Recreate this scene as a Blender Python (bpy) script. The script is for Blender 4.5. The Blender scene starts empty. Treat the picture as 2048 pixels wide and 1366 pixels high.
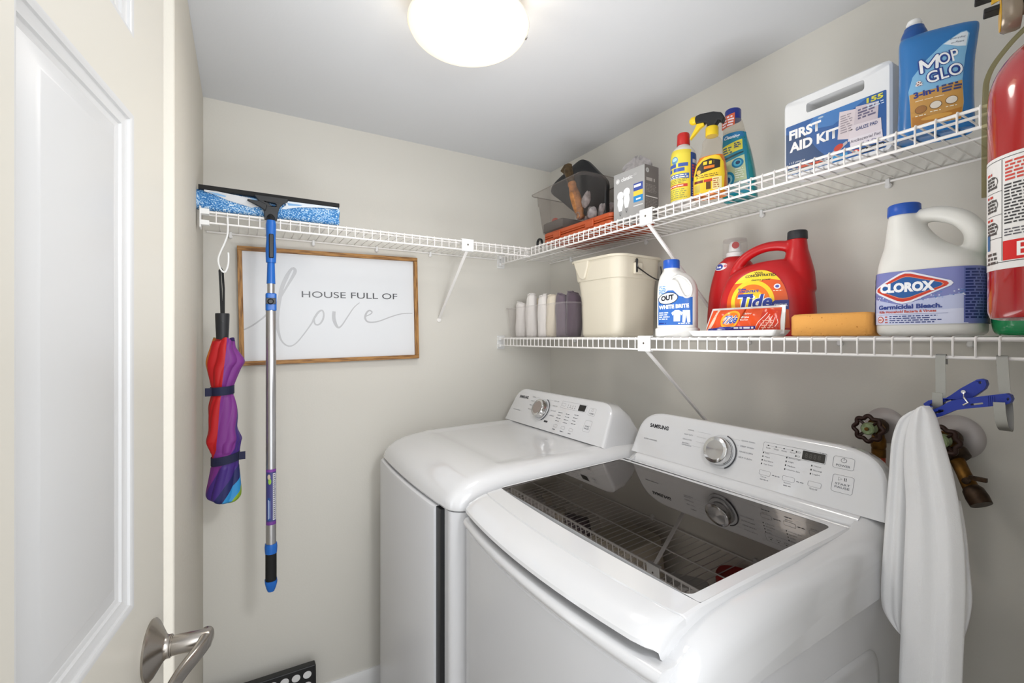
import bpy, bmesh, math, random
from mathutils import Vector, Matrix
from mathutils.geometry import tessellate_polygon
PI = math.pi
SC = bpy.context.scene
COL = SC.collection

def hexc(h):
    h = h.lstrip('#'); o = []
    for i in (0, 2, 4):
        c = int(h[i:i+2], 16) / 255
        o.append(c / 12.92 if c <= .04045 else ((c + .055) / 1.055) ** 2.4)
    return (*o, 1)

# ---------------------------------------------------------------- camera, world, lights, exposure
cd = bpy.data.cameras.new('camera'); cam = bpy.data.objects.new('camera', cd); COL.objects.link(cam)
cd.sensor_width = 36; cd.lens = 931 / 2048 * 36; cd.clip_start = .02
cd.shift_y = -(683 - 677) / 2048
cam.location = (1.85, -1.29, 1.385)
YAW = math.radians(30.16)                       # view direction turned from -x towards +y
cam.rotation_euler = (PI / 2, 0, PI / 2 - YAW)
SC.camera = cam
SC.view_settings.view_transform = 'Standard'; SC.view_settings.look = 'None'
SC.view_settings.gamma = 1; SC.view_settings.use_curve_mapping = False
SC.view_settings.exposure = -0.03
w = bpy.data.worlds.new('world'); SC.world = w; w.use_nodes = True
w.node_tree.nodes['Background'].inputs[0].default_value = (.95, .975, 1, 1)
w.node_tree.nodes['Background'].inputs[1].default_value = 2.4

def area(name, loc, target, size, power, color=(1, 1, 1), shape='DISK', spread=180):
    l = bpy.data.lights.new(name, 'AREA'); l.shape = shape; l.size = size; l.energy = power; l.color = color
    l.spread = math.radians(spread)
    o = bpy.data.objects.new(name, l); COL.objects.link(o); o.location = loc
    o.rotation_euler = (Vector(target) - Vector(loc)).to_track_quat('-Z', 'Y').to_euler()
    return o
area('photographer_flash', (1.84, -.96, 1.68), (.3, -1.0, 1.1), .14, 1.9, (.97, .985, 1), 'DISK', 100)
area('ceiling_fill', (1.10, -.72, 1.25), (.95, -.70, 2.187), .5, 5.0, (.98, .99, 1), 'DISK', 170)  # added fill aimed upwards to brighten the ceiling, not a fixture of the room
area('open_side_fill', (2.35, -1.05, 1.75), (.5, -.6, 1.2), .9, 5.5, (.94, .97, 1), 'SQUARE')  # added soft fill from the open side behind the camera

# ---------------------------------------------------------------- materials
MC = {}
def mat(name, col, rough=.5, metal=0, spec=.5, coat=0, trans=0, ior=1.45, bump=0, bscale=200, alpha=1, sheen=0, sss=0, var=0, vscale=8):
    if name in MC: return MC[name]
    m = bpy.data.materials.new(name); m.use_nodes = True; nt = m.node_tree; b = nt.nodes['Principled BSDF']
    c = hexc(col) if isinstance(col, str) else col
    I = b.inputs
    I['Base Color'].default_value = c; I['Roughness'].default_value = rough; I['Metallic'].default_value = metal
    I['Specular IOR Level'].default_value = spec; I['Coat Weight'].default_value = coat; I['Coat Roughness'].default_value = .04
    I['Transmission Weight'].default_value = trans; I['IOR'].default_value = ior; I['Alpha'].default_value = alpha
    I['Sheen Weight'].default_value = sheen
    if sss: I['Subsurface Weight'].default_value = sss; I['Subsurface Scale'].default_value = .02
    tc = nt.nodes.new('ShaderNodeTexCoord')
    if bump:
        n = nt.nodes.new('ShaderNodeTexNoise'); n.inputs['Scale'].default_value = bscale; n.inputs['Detail'].default_value = 3
        nt.links.new(tc.outputs['Object'], n.inputs['Vector'])
        bp = nt.nodes.new('ShaderNodeBump'); bp.inputs['Strength'].default_value = bump; bp.inputs['Distance'].default_value = .001
        nt.links.new(n.outputs['Fac'], bp.inputs['Height']); nt.links.new(bp.outputs['Normal'], I['Normal'])
    if var:
        n = nt.nodes.new('ShaderNodeTexNoise'); n.inputs['Scale'].default_value = vscale; n.inputs['Detail'].default_value = 4
        nt.links.new(tc.outputs['Object'], n.inputs['Vector'])
        r = nt.nodes.new('ShaderNodeValToRGB')
        r.color_ramp.elements[0].color = (*[x * (1 - var) for x in c[:3]], 1); r.color_ramp.elements[0].position = .35
        r.color_ramp.elements[1].color = (*[min(1, x * (1 + var)) for x in c[:3]], 1); r.color_ramp.elements[1].position = .65
        nt.links.new(n.outputs['Fac'], r.inputs['Fac']); nt.links.new(r.outputs['Color'], I['Base Color'])
    MC[name] = m
    return m

def ink(col, rough=.4):
    return mat('print_' + col.lstrip('#') + ('' if rough == .4 else '_r%d' % int(rough * 100)), col, rough)

WALL = mat('wall_paint', '#d8d5cd', .75, spec=.25, bump=.25, bscale=150)
WALLT = mat('wall_paint_textured', '#cfcabf', .75, spec=.25, bump=1.0, bscale=60)
CEIL = mat('ceiling_paint', '#dadcdf', .8, spec=.2, bump=.2, bscale=120)
TRIM = mat('white_trim', '#e4e4e4', .35)
DOORM = mat('door_white_warm_lit', '#cfcbc1', .38)  # same white door paint, with warm light mixed into the stile colour
DOORP = mat('door_white_cool_lit', '#cacaca', .33)  # same white door paint, with cooler light put into the panel colour
FLOOR = mat('floor_vinyl', '#9a9288', .5, var=.2)
ENAMEL = mat('white_enamel', '#d6d6d7', .16, coat=.6)
ENAMEL2 = mat('white_cabinet', '#d0d0d2', .28, coat=.15)
PLW = mat('white_plastic', '#e9e9e8', .35)
WIRE = mat('white_wire_coating', '#efece9', .35)
BLACK = mat('black_plastic', '#17181a', .4)
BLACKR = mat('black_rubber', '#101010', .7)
STEEL = mat('brushed_steel', '#b9b6b1', .28, metal=1)
NICKEL = mat('satin_nickel', '#a8a29b', .25, metal=1)
CHROME = mat('chrome', '#dcdcdc', .12, metal=1)
ALU = mat('aluminium', '#c4c4c6', .3, metal=1)
BRASS = mat('aged_brass', '#6f4d1c', .42, metal=.75, var=.35, vscale=60)
BRASSD = mat('dark_bronze', '#3c2c1e', .45, metal=.6, var=.4, vscale=70)

# ---------------------------------------------------------------- mesh builder
class M:
    def __init__(s): s.v = []; s.f = []; s.m = []
    def add(s, vs, fs, mi=0, T=None):
        o = len(s.v)
        for p in vs:
            p = Vector(p); s.v.append(T @ p if T is not None else p)
        for f in fs: s.f.append([o + i for i in f]); s.m.append(mi)
        return s
    def box(s, x0, x1, y0, y1, z0, z1, mi=0, T=None):
        vs = [(x, y, z) for z in (z0, z1) for y in (y0, y1) for x in (x0, x1)]
        return s.add(vs, [(0, 2, 3, 1), (4, 5, 7, 6), (0, 1, 5, 4), (2, 6, 7, 3), (0, 4, 6, 2), (1, 3, 7, 5)], mi, T)
    def rings(s, R, mi=0, cap0=True, cap1=True, closed=False, T=None, mif=None):
        n = len(R[0]); vs = [p for r in R for p in r]; fs = []; ms = []
        K = len(R) if closed else len(R) - 1
        for i in range(K):
            j = (i + 1) % len(R)
            for k in range(n):
                l = (k + 1) % n
                fs.append((i * n + k, i * n + l, j * n + l, j * n + k)); ms.append(mif(i, k) if mif else mi)
        if cap0 and not closed: fs.append(tuple(reversed(range(n)))); ms.append(mif(0, 0) if mif else mi)
        if cap1 and not closed: fs.append(tuple((len(R) - 1) * n + k for k in range(n))); ms.append(mif(len(R) - 2, 0) if mif else mi)
        s.add(vs, fs, mi, T); s.m[-len(ms):] = ms
        return s
    def tube(s, pts, r, n=8, mi=0, closed=False, rs=None, cap=True, sq=None, up=None):
        P = [Vector(p) for p in pts]; N = len(P); R = []
        def tan(i):
            if closed: return (P[(i + 1) % N] - P[i - 1]).normalized()
            return (P[min(i + 1, N - 1)] - P[max(i - 1, 0)]).normalized()
        t = tan(0); a = Vector(up) if up else (Vector((0, 0, 1)) if abs(t.z) < .9 else Vector((1, 0, 0)))
        u = (a - t * a.dot(t)).normalized()
        for i in range(N):
            t = tan(i); base = Vector(up) if up else u
            u2 = (base - t * base.dot(t))
            if u2.length > 1e-4: u = u2.normalized()
            b = t.cross(u); rr = rs[i] if rs else r
            if sq:   # flat strap: sq = (width along up, thickness)
                wd, th = sq; k = (rs[i] if rs else 1)
                R.append([P[i] + u * x * wd / 2 * k + b * y * th / 2 for x, y in ((1, 1), (-1, 1), (-1, -1), (1, -1))])
            else:
                R.append([P[i] + (u * math.cos(q) + b * math.sin(q)) * rr for q in [2 * PI * k / n for k in range(n)]])
        return s.rings(R, mi, cap, cap, closed)
    def lathe(s, prof, n=32, mi=0, T=None, mif=None):
        R = [[(r * math.cos(2 * PI * k / n), r * math.sin(2 * PI * k / n), z) for k in range(n)] for r, z in prof]
        return s.rings(R, mi, T=T, mif=mif)
    def prism(s, out, y0, y1, mi=0, T=None):      # outline in x,z extruded along y
        n = len(out); vs = [(x, y0, z) for x, z in out] + [(x, y1, z) for x, z in out]
        fs = [tuple(range(n)), tuple(reversed(range(n, 2 * n)))] + [(i, n + i, n + (i + 1) % n, (i + 1) % n) for i in range(n)]
        return s.add(vs, fs, mi, T)
    def build(s, name, mats, parent=None, bevel=0, bseg=2, smooth=35, sub=0, loc=None, rot=None, solid=0, remesh=0, smo=0):
        me = bpy.data.meshes.new(name); me.from_pydata([tuple(p) for p in s.v], [], s.f)
        if not isinstance(mats, (list, tuple)): mats = [mats]
        for m in mats: me.materials.append(m)
        for p, mi in zip(me.polygons, s.m): p.material_index = mi
        bm = bmesh.new(); bm.from_mesh(me); bmesh.ops.remove_doubles(bm, verts=bm.verts, dist=1e-6)
        bmesh.ops.recalc_face_normals(bm, faces=bm.faces); bm.to_mesh(me); bm.free()
        me.shade_smooth()
        if smooth < 180 and not sub and not remesh: me.set_sharp_from_angle(angle=math.radians(smooth))
        o = bpy.data.objects.new(name, me); COL.objects.link(o)
        if parent: o.parent = parent
        if loc: o.location = loc
        if rot: o.rotation_euler = rot
        if remesh:
            d = o.modifiers.new('fuse', 'REMESH'); d.mode = 'VOXEL'; d.voxel_size = remesh; d.use_smooth_shade = True
            d = o.modifiers.new('smooth', 'SMOOTH'); d.factor = .6; d.iterations = smo or 4
        if solid: d = o.modifiers.new('solid', 'SOLIDIFY'); d.thickness = solid; d.offset = 0
        if bevel:
            d = o.modifiers.new('bevel', 'BEVEL'); d.width = bevel; d.segments = bseg; d.limit_method = 'ANGLE'; d.angle_limit = math.radians(40)
            d.harden_normals = True
        if sub: d = o.modifiers.new('sub', 'SUBSURF'); d.levels = sub; d.render_levels = sub
        return o

def thing(name, label, cat, loc=(0, 0, 0), rz=0, group=None, tilt=None):
    o = bpy.data.objects.new(name, None); COL.objects.link(o); o.empty_display_size = .05
    o.location = loc; o.rotation_euler = tilt if tilt else (0, 0, rz)
    return tag(o, label, cat, group)
def tag(o, label, cat, group=None, kind=None):
    o['label'] = label; o['category'] = cat
    if group: o['group'] = group
    if kind: o['kind'] = kind
    return o
def struct(o): o['kind'] = 'structure'; return o

def crom(P, k=6, closed=False):                # Catmull-Rom through points (tuples of any length)
    out = []; n = len(P)
    for i in range(n if closed else n - 1):
        if closed: a, b, c, d = P[i - 1], P[i], P[(i + 1) % n], P[(i + 2) % n]
        else: a, b, c, d = P[max(i - 1, 0)], P[i], P[i + 1], P[min(i + 2, n - 1)]
        for j in range(k):
            t = j / k
            out.append(tuple(.5 * ((2 * q) + (-p + r) * t + (2 * p - 5 * q + 4 * r - e) * t * t + (-p + 3 * q - 3 * r + e) * t ** 3) for p, q, r, e in zip(a, b, c, d)))
    if not closed: out.append(tuple(P[-1]))
    return out
def rrect(w, h, r, k=5, cx=0, cy=0):
    o = []
    for sx, sy, a0 in ((1, 1, 0), (-1, 1, PI / 2), (-1, -1, PI), (1, -1, 3 * PI / 2)):
        for i in range(k + 1):
            a = a0 + PI / 2 * i / k
            o.append((cx + sx * (w / 2 - r) + r * math.cos(a), cy + sy * (h / 2 - r) + r * math.sin(a)))
    return o
def sell(a, b, n, N=48, cx=0, cy=0):
    o = []
    for k in range(N):
        t = 2 * PI * k / N; c, q = math.cos(t), math.sin(t)
        o.append((cx + a * math.copysign(abs(c) ** (2 / n), c), cy + b * math.copysign(abs(q) ** (2 / n), q)))
    return o

class Loft:                                    # bottle body: stations (z, a, b, dx, dy, n)
    def __init__(s, st, k=5, smooth=True):
        s.st = crom(st, k) if smooth else list(st)
    def at(s, z):
        S = s.st
        if z <= S[0][0]: return S[0]
        for p, q in zip(S, S[1:]):
            if p[0] <= z <= q[0]:
                t = (z - p[0]) / max(1e-9, q[0] - p[0]); return tuple(x + (y - x) * t for x, y in zip(p, q))
        return S[-1]
    def front(s, u, v, h):
        z, a, b, dx, dy, n = s.at(v); q = min(.985, abs(u - dx) / a)
        return (u, dy - b * (1 - q ** n) ** (1 / n) - h, v)
    def mesh(s, m=None, N=48, mi=0):
        m = m or M()
        return m.rings([[(x, y, z) for x, y in sell(a, b, n, N, dx, dy)] for z, a, b, dx, dy, n in s.st], mi)
def flat(y):                                    # a flat label plane facing -y
    return lambda u, v, h: (u, y - h, v)
def cyl(R, a0=0, cx=0, cy=0):                   # wrapped round a vertical cylinder; u is arc length, 0 faces -y
    return lambda u, v, h: (cx + (R + h) * math.sin(u / R + a0), cy - (R + h) * math.cos(u / R + a0), v)

# ---------------------------------------------------------------- printed labels (real thin printed layers on a surface)
TXT = {}
def text2d(s, bold=0.0):
    key = (s, bold)
    if key not in TXT:
        cu = bpy.data.curves.new('t', 'FONT'); cu.body = s; cu.offset = bold; cu.resolution_u = 8 if bold < .015 else 3
        o = bpy.data.objects.new('t', cu); COL.objects.link(o); bpy.context.view_layer.update()
        me = bpy.data.meshes.new_from_object(o.evaluated_get(bpy.context.evaluated_depsgraph_get()))
        V = [(v.co.x, v.co.y) for v in me.vertices]; F = [tuple(p.vertices) for p in me.polygons]
        bpy.data.objects.remove(o); bpy.data.curves.remove(cu); bpy.data.meshes.remove(me)
        TXT[key] = (V, F)
    return TXT[key]

class Lab:
    def __init__(s, surf, du=None, dv=None, base=.0006): s.surf = surf; s.du = du; s.dv = dv; s.it = []; s.base = base
    def poly(s, P, col, ly=0):
        tri = tessellate_polygon([[Vector((x, y, 0)) for x, y in P]])
        s.it.append((list(P), [tuple(t) for t in tri], col, ly)); return s
    def rect(s, u0, v0, u1, v1, col, ly=0, r=0):
        P = rrect(u1 - u0, v1 - v0, r, 4, (u0 + u1) / 2, (v0 + v1) / 2) if r else [(u0, v0), (u1, v0), (u1, v1), (u0, v1)]
        return s.poly(P, col, ly)
    def ell(s, cu, cv, a, b, col, ly=0, n=32, rot=0):
        c, q = math.cos(rot), math.sin(rot)
        return s.poly([(cu + a * math.cos(t) * c - b * math.sin(t) * q, cv + a * math.cos(t) * q + b * math.sin(t) * c) for t in [2 * PI * k / n for k in range(n)]], col, ly)
    def ring(s, P, wd, col, ly=0):              # outline stroke of a closed polygon
        n = len(P); V = []; F = []
        for i in range(n):
            a, b, c = Vector(P[i - 1]), Vector(P[i]), Vector(P[(i + 1) % n]); t = (c - a).normalized(); nn = Vector((-t.y, t.x))
            V += [tuple(b + nn * wd / 2), tuple(b - nn * wd / 2)]
        for i in range(n): j = (i + 1) % n; F.append((2 * i, 2 * j, 2 * j + 1, 2 * i + 1))
        s.it.append((V, F, col, ly)); return s
    def stroke(s, P, wd, col, ly=0, ws=None):
        n = len(P); V = []; F = []
        for i in range(n):
            a, b, c = Vector(P[max(i - 1, 0)][:2]), Vector(P[i][:2]), Vector(P[min(i + 1, n - 1)][:2]); t = (c - a).normalized(); nn = Vector((-t.y, t.x)); k = (ws[i] if ws else wd) / 2
            V += [tuple(b + nn * k), tuple(b - nn * k)]
        for i in range(n - 1): F.append((2 * i, 2 * i + 2, 2 * i + 3, 2 * i + 1))
        s.it.append((V, F, col, ly)); return s
    def text(s, t, u0, v0, wd, ht, col, ly=1, bold=0, shear=0, rot=0, arc=0):
        V, F = text2d(t, bold)
        if not V: return s
        x0 = min(p[0] for p in V); x1 = max(p[0] for p in V); y0 = min(p[1] for p in V); y1 = max(p[1] for p in V)
        c, q = math.cos(rot), math.sin(rot); W = []
        for x, y in V:
            a = (x - x0) / (x1 - x0) * wd; b = (y - y0) / (y1 - y0) * ht
            if arc: b += arc * (1 - ((a / wd) * 2 - 1) ** 2)
            a += shear * b
            W.append((u0 + a * c - b * q, v0 + a * q + b * c))
        s.it.append((W, F, col, ly)); return s
    def bars(s, u0, v0, u1, v1, rows, col, ly=1, seed=1, fill=.5, rot=0):   # illegible small print
        rnd = random.Random(seed); dh = (v1 - v0) / rows; V = []; F = []
        for r in range(rows):
            y = v1 - (r + .75) * dh; x = u0; end = u1 - rnd.random() * .25 * (u1 - u0)
            while x < end:
                l = dh * (.6 + rnd.random() * 2.2)
                l = min(l, end - x); o = len(V)
                for a, b in ((x, y), (x + l, y), (x + l, y + dh * fill), (x, y + dh * fill)):
                    da, db = a - u0, b - v0; V.append((u0 + da * math.cos(rot) - db * math.sin(rot), v0 + da * math.sin(rot) + db * math.cos(rot)))
                F.append((o, o + 1, o + 2, o + 3)); x += l + dh * .45
        s.it.append((V, F, col, ly)); return s
    def build(s, name, parent, rough=.35):
        out = M(); cols = []
        for V, F, col, ly in s.it:
            if col not in cols: cols.append(col)
            bm = bmesh.new(); vs = [bm.verts.new((x, y, 0)) for x, y in V]
            for f in F:
                if len(set(f)) > 2:
                    try: bm.faces.new([vs[i] for i in f])
                    except ValueError: pass
            for ax, d in ((0, s.du), (1, s.dv)):
                if d:
                    lo = min(p[ax] for p in V); hi = max(p[ax] for p in V); k = math.floor(lo / d) + 1
                    while k * d < hi:
                        co = [0, 0, 0]; co[ax] = k * d; no = [0, 0, 0]; no[ax] = 1
                        bmesh.ops.bisect_plane(bm, geom=bm.verts[:] + bm.edges[:] + bm.faces[:], plane_co=co, plane_no=no, dist=1e-6); k += 1
            bm.verts.index_update()
            out.add([s.surf(v.co.x, v.co.y, s.base + ly * .00022) for v in bm.verts], [[v.index for v in f.verts] for f in bm.faces], cols.index(col))
            bm.free()
        me = bpy.data.meshes.new(name); me.from_pydata([tuple(p) for p in out.v], [], out.f)
        for c in cols: me.materials.append(ink(c, rough) if isinstance(c, str) else c)
        for p, mi in zip(me.polygons, out.m): p.material_index = mi
        me.shade_smooth()
        o = bpy.data.objects.new(name, me); COL.objects.link(o); o.parent = parent
        return o
# ================================================================ the room
CZ = 2.187
def wallbox(name, x0, x1, y0, y1, z0, z1, m, bevel=0):
    o = M().box(x0, x1, y0, y1, z0, z1).build(name, m, bevel=bevel); return struct(o)
wallbox('floor', -.1, 3.2, -3.0, .1, -.1, 0, FLOOR)
wallbox('ceiling', -.1, 3.2, -3.0, .1, CZ, CZ + .1, CEIL)
wallbox('wall_left', -.1, 0, -1.5, .1, 0, CZ, WALL)
wallbox('wall_back', 0, 1.9, 0, .1, 0, CZ, WALL)
wallbox('wall_front', 0, .76, -1.52, -1.4, 0, CZ, WALLT, bevel=.004)
wallbox('wall_right', 1.765, 1.88, -.78, 0, 0, CZ, WALL)
b = M().prism([(0, 0), (.014, 0), (.014, .085), (.010, .092), (.006, .1), (0, .1)], -1.4, -.0).build('baseboard_left', TRIM); struct(b)
b = M().prism([(0, 0), (.014, 0), (.014, .085), (.010, .092), (.006, .1), (0, .1)], 0, 1.746, T=Matrix.Rotation(-PI / 2, 4, 'Z') @ Matrix.Translation((0, 0, 0))).build('baseboard_back', TRIM, loc=(.016, 0, 0)); struct(b)

# door leaf, ajar beside the camera: x runs from the free edge to the hinge, +y faces the room
DT = Matrix.Translation((.925, -1.398, .012)) @ Matrix.Rotation(math.radians(-8), 4, 'Z')
def door():
    W, H, TH = .86, 2.0, .036
    xs = [(.126, .390), (.470, .734)]; zs = [(.20, .85), (1.010, 1.673), (1.778, 1.90)]
    m = M(); cx = [0, .126, .390, .470, .734, W]; cz = [0, .20, .85, 1.010, 1.673, 1.778, 1.90, H]
    for i in range(5):
        for j in range(7):
            if i in (1, 3) and j in (1, 3, 5): continue
            m.add([(cx[i], 0, cz[j]), (cx[i + 1], 0, cz[j]), (cx[i + 1], 0, cz[j + 1]), (cx[i], 0, cz[j + 1])], [(0, 1, 2, 3)])
    m.add([(0, 0, 0), (W, 0, 0), (W, -TH, 0), (0, -TH, 0), (0, 0, H), (W, 0, H), (W, -TH, H), (0, -TH, H)],
          [(0, 1, 2, 3), (4, 5, 6, 7), (0, 3, 7, 4), (1, 5, 6, 2), (3, 2, 6, 7)])
    d = m.build('door_1', DOORM, smooth=20); d.matrix_world = DT; struct(d)
    for x0, x1 in xs:
        for z0, z1 in zs:
            prof = [(0, .0), (.003, -.0002), (.007, -.0022), (.008, -.0050), (.013, -.007), (.0185, -.0075), (.020, -.0105), (.024, -.0115), (.026, -.0125), (.046, -.0075), (.050, -.0055), (.052, -.005)]
            R = [[(x0 + o, y, z0 + o), (x1 - o, y, z0 + o), (x1 - o, y, z1 - o), (x0 + o, y, z1 - o)] for o, y in prof]
            M().rings(R, cap0=False).build('door_panel', DOORP, d, smooth=28)
    # lever handle
    hx, hz = .063, .913
    h = M().lathe([(.0, 0), (.0415, 0), (.042, .003), (.039, .006), (.0185, .018), (.0160, .021), (.0160, .026), (.0145, .0265), (.0145, .0278)], 40,
                  T=Matrix.Translation((hx, 0, hz)) @ Matrix.Rotation(-PI / 2, 4, 'X')).build('door_handle', NICKEL, d, smooth=50)
    T = Matrix.Translation((hx, 0, hz)) @ Matrix.Rotation(-PI / 2, 4, 'X')
    M().lathe([(.0, .0275), (.0135, .0275), (.0140, .030), (.0140, .074), (.012, .077), (0, .0775)], 32, T=T).build('spindle', NICKEL, h, smooth=50)
    pts = crom([(hx - .014, .070, hz), (hx + .012, .070, hz), (hx + .035, .064, hz - .002), (hx + .06, .053, hz - .008), (hx + .09, .047, hz - .012), (hx + .125, .050, hz - .008)], 5)
    R = []
    for i, p in enumerate(pts):
        t = i / (len(pts) - 1); ww = .0135 - .003 * math.sin(t * PI) + .001 * t; th = .0095 - .0052 * t
        if i == 0: ww *= .7; th *= .6
        if i == len(pts) - 1: ww *= .7; th *= .7
        R.append([(p[0], p[1] + y, p[2] + z) for y, z in sell(th, ww, 2.6, 20)])
    M().rings(R).build('lever', NICKEL, h, smooth=60)
    return d
door()

# ceiling light
def ceiling_light():
    c = (.868, -.835); R = .137; zr = 2.108
    t = thing('ceiling_light', 'round frosted glass dome ceiling light, switched on', 'ceiling light', (*c, CZ))
    M().lathe([(0, 0), (.09, 0), (.1, -.01), (.1, -.03), (0, -.03)], 40).build('mounting_plate', PLW, t)
    g = mat('frosted_glass', '#fff3dd', .5)
    nt = g.node_tree; bs = nt.nodes['Principled BSDF']
    bs.inputs['Emission Color'].default_value = (1, .87, .68, 1); bs.inputs['Emission Strength'].default_value = .34
    tr = nt.nodes.new('ShaderNodeBsdfTranslucent'); tr.inputs[0].default_value = (1, .94, .84, 1)
    mx = nt.nodes.new('ShaderNodeMixShader'); mx.inputs[0].default_value = .6
    nt.links.new(bs.outputs[0], mx.inputs[1]); nt.links.new(tr.outputs[0], mx.inputs[2]); nt.links.new(mx.outputs[0], nt.nodes['Material Output'].inputs[0])
    prof = []
    for i in range(13):
        a = i / 12 * PI / 2; prof.append((.002 + (R - .002) * math.sin(a), zr - CZ - .052 * math.cos(a)))
    M().lathe(prof + [(R + .002, zr - CZ + .002)] + [(p[0] * .975, p[1] + .004) for p in reversed(prof)], 64).build('glass_dome', g, t, smooth=60)
    rim = M().tube([(math.cos(a) * (R + .001), math.sin(a) * (R + .001), zr - CZ + .001) for a in [2 * PI * k / 64 for k in range(64)]], .0022, 8, closed=True)
    rim.build('glass_rim', mat('rim_glass', '#fbf2e2', .2), t)
    for a in (math.radians(196), math.radians(76), math.radians(316)):
        T = Matrix.Rotation(a, 4, 'Z') @ Matrix.Translation((R, 0, zr - CZ))
        M().box(-.008, .005, -.006, .006, -.004, .0035, T=T).build('clip', CHROME, t, bevel=.001)
        M().box(-.04, .003, -.003, .003, .002, .048, T=T).build('clip_arm', PLW, t, bevel=.001)
    l = bpy.data.lights.new('bulb', 'POINT'); l.energy = .7; l.shadow_soft_size = .028; l.color = (1, .93, .82)
    o = bpy.data.objects.new('bulb', l); COL.objects.link(o); o.parent = t; o.location = (.02, .0, zr - CZ - .005)
    l = bpy.data.lights.new('lamp_glow', 'AREA'); l.shape = 'DISK'; l.size = .24; l.energy = 2.2; l.color = (1, .97, .93)
    o = bpy.data.objects.new('lamp_glow', l); COL.objects.link(o); o.parent = t; o.location = (0, 0, zr - CZ - .056)
ceiling_light()

# ================================================================ wire shelves
SP = .0272
def wire_shelf(label, L, depth, off, braces, clips, ends, loc, rz, seed=0):
    # local frame: x along wall, wall at y=0, front at y=-depth, deck top at z=0
    t = thing('wire_shelf', label, 'shelf', loc, rz); r = .0013; R = .0028; lip = .0345
    m = M(); x = off
    while x < L - .004:
        m.tube([(x, -.004, -.0005), (x, -depth + .004, -.0005), (x, -depth - .0018, -.0012), (x, -depth - .0038, -.005), (x, -depth - .0038, -lip + .004), (x, -depth - .001, -lip)], .0016, 6)
        x += SP
    for y, rr in ((-.006, R), (-depth * .5, .0025), (-depth + .030, .0025)):
        m.tube([(.002, y, -.0035 - rr), (L - .002, y, -.0035 - rr)], rr, 8)
    m.build('wire_deck', WIRE, t)
    m = M()
    for z in (-.0042, -lip): m.tube([(.002, -depth, z), (L - .002, -depth, z)], R, 10)
    m.build('front_rail', WIRE, t)
    for bx in braces:
        m = M(); m.box(bx - .024, bx + .024, -depth - .0075, -depth - .0045, -lip - .004, .003).box(bx - .024, bx + .024, -depth - .007, -depth + .006, .0015, .0045)
        m.box(bx - .024, bx + .024, -depth - .007, -depth + .006, -lip - .006, -lip - .003)
        c = m.build('brace_clip', PLW, t, bevel=.0012)
        M().lathe([(0, 0), (.003, 0), (.003, .001), (0, .0015)], 12, T=Matrix.Translation((bx, -depth - .0078, -.017)) @ Matrix.Rotation(PI / 2, 4, 'X')).build('rivet', NICKEL, c)
        n = Vector((0, depth - .006, -.245)).normalized(); 
        b = M().tube([(bx, -depth, -lip), (bx, -.006, -.275)], 1, sq=(.011, .006), up=(1, 0, 0)).build('support_brace', WIRE, t, bevel=.0012)
        M().lathe([(0, 0), (.009, 0), (.009, .006), (0, .009)], 16, T=Matrix.Translation((bx, 0, -.283)) @ Matrix.Rotation(PI / 2, 4, 'X')).build('anchor', WIRE, b)
    for cx in clips:
        M().lathe([(0, 0), (.006, 0), (.007, .008), (.004, .012), (0, .012)], 14, T=Matrix.Translation((cx, 0, -.016)) @ Matrix.Rotation(PI / 2, 4, 'X')).box(cx - .004, cx + .004, -.012, 0, -.014, -.001).build('wall_clip', PLW, t, bevel=.001)
    for ex, sx in ends:
        m = M().box(*sorted((ex, ex + sx * .004)), -depth - .009, -depth + .03, -lip - .016, .010)
        m.box(*sorted((ex, ex + sx * .024)), -depth - .008, -depth + .012, -.012, .004)
        m.box(*sorted((ex, ex + sx * .024)), -depth - .008, -depth + .012, -lip - .008, -lip + .006)
        m.build('end_bracket', PLW, t, bevel=.002)
    return t
wire_shelf('upper white wire shelf on the long wall, carrying the cleaner bottles and first aid kit', 1.752, .285, .010, (.892,), (.17, .62, 1.06, 1.36, 1.60), ((.0, 1),), (.0, 0, 1.752), 0)
wire_shelf('lower white wire shelf at eye level, carrying the bucket and detergent jugs', 1.752, .285, .0592, (.885,), (.2, .62, 1.02, 1.26, 1.5), ((.0, 1),), (.0, 0, 1.3885), 0)
wire_shelf('short white wire shelf on the left wall above the framed sign', 1.095, .285, .040, (.82,), (.07, .33, .56, .78), ((.0, 1),), (0, -1.392, 1.746), PI / 2)
# ================================================================ washer and dryer
def rcorner_box(m, x0, x1, yf, yb, z0, z1, r, mi=0):
    # upright cabinet with rounded front vertical edges
    o = [(x1, yb), (x0, yb)] + [(x0 + r - r * math.cos(a), yf + r - r * math.sin(a)) for a in [PI / 2 * k / 8 for k in range(9)]] + [(x1 - r + r * math.sin(a), yf + r - r * math.cos(a)) for a in [PI / 2 * k / 8 for k in range(9)]]
    m.rings([[(x, y, z0) for x, y in o], [(x, y, z1) for x, y in o]], mi)

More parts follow.
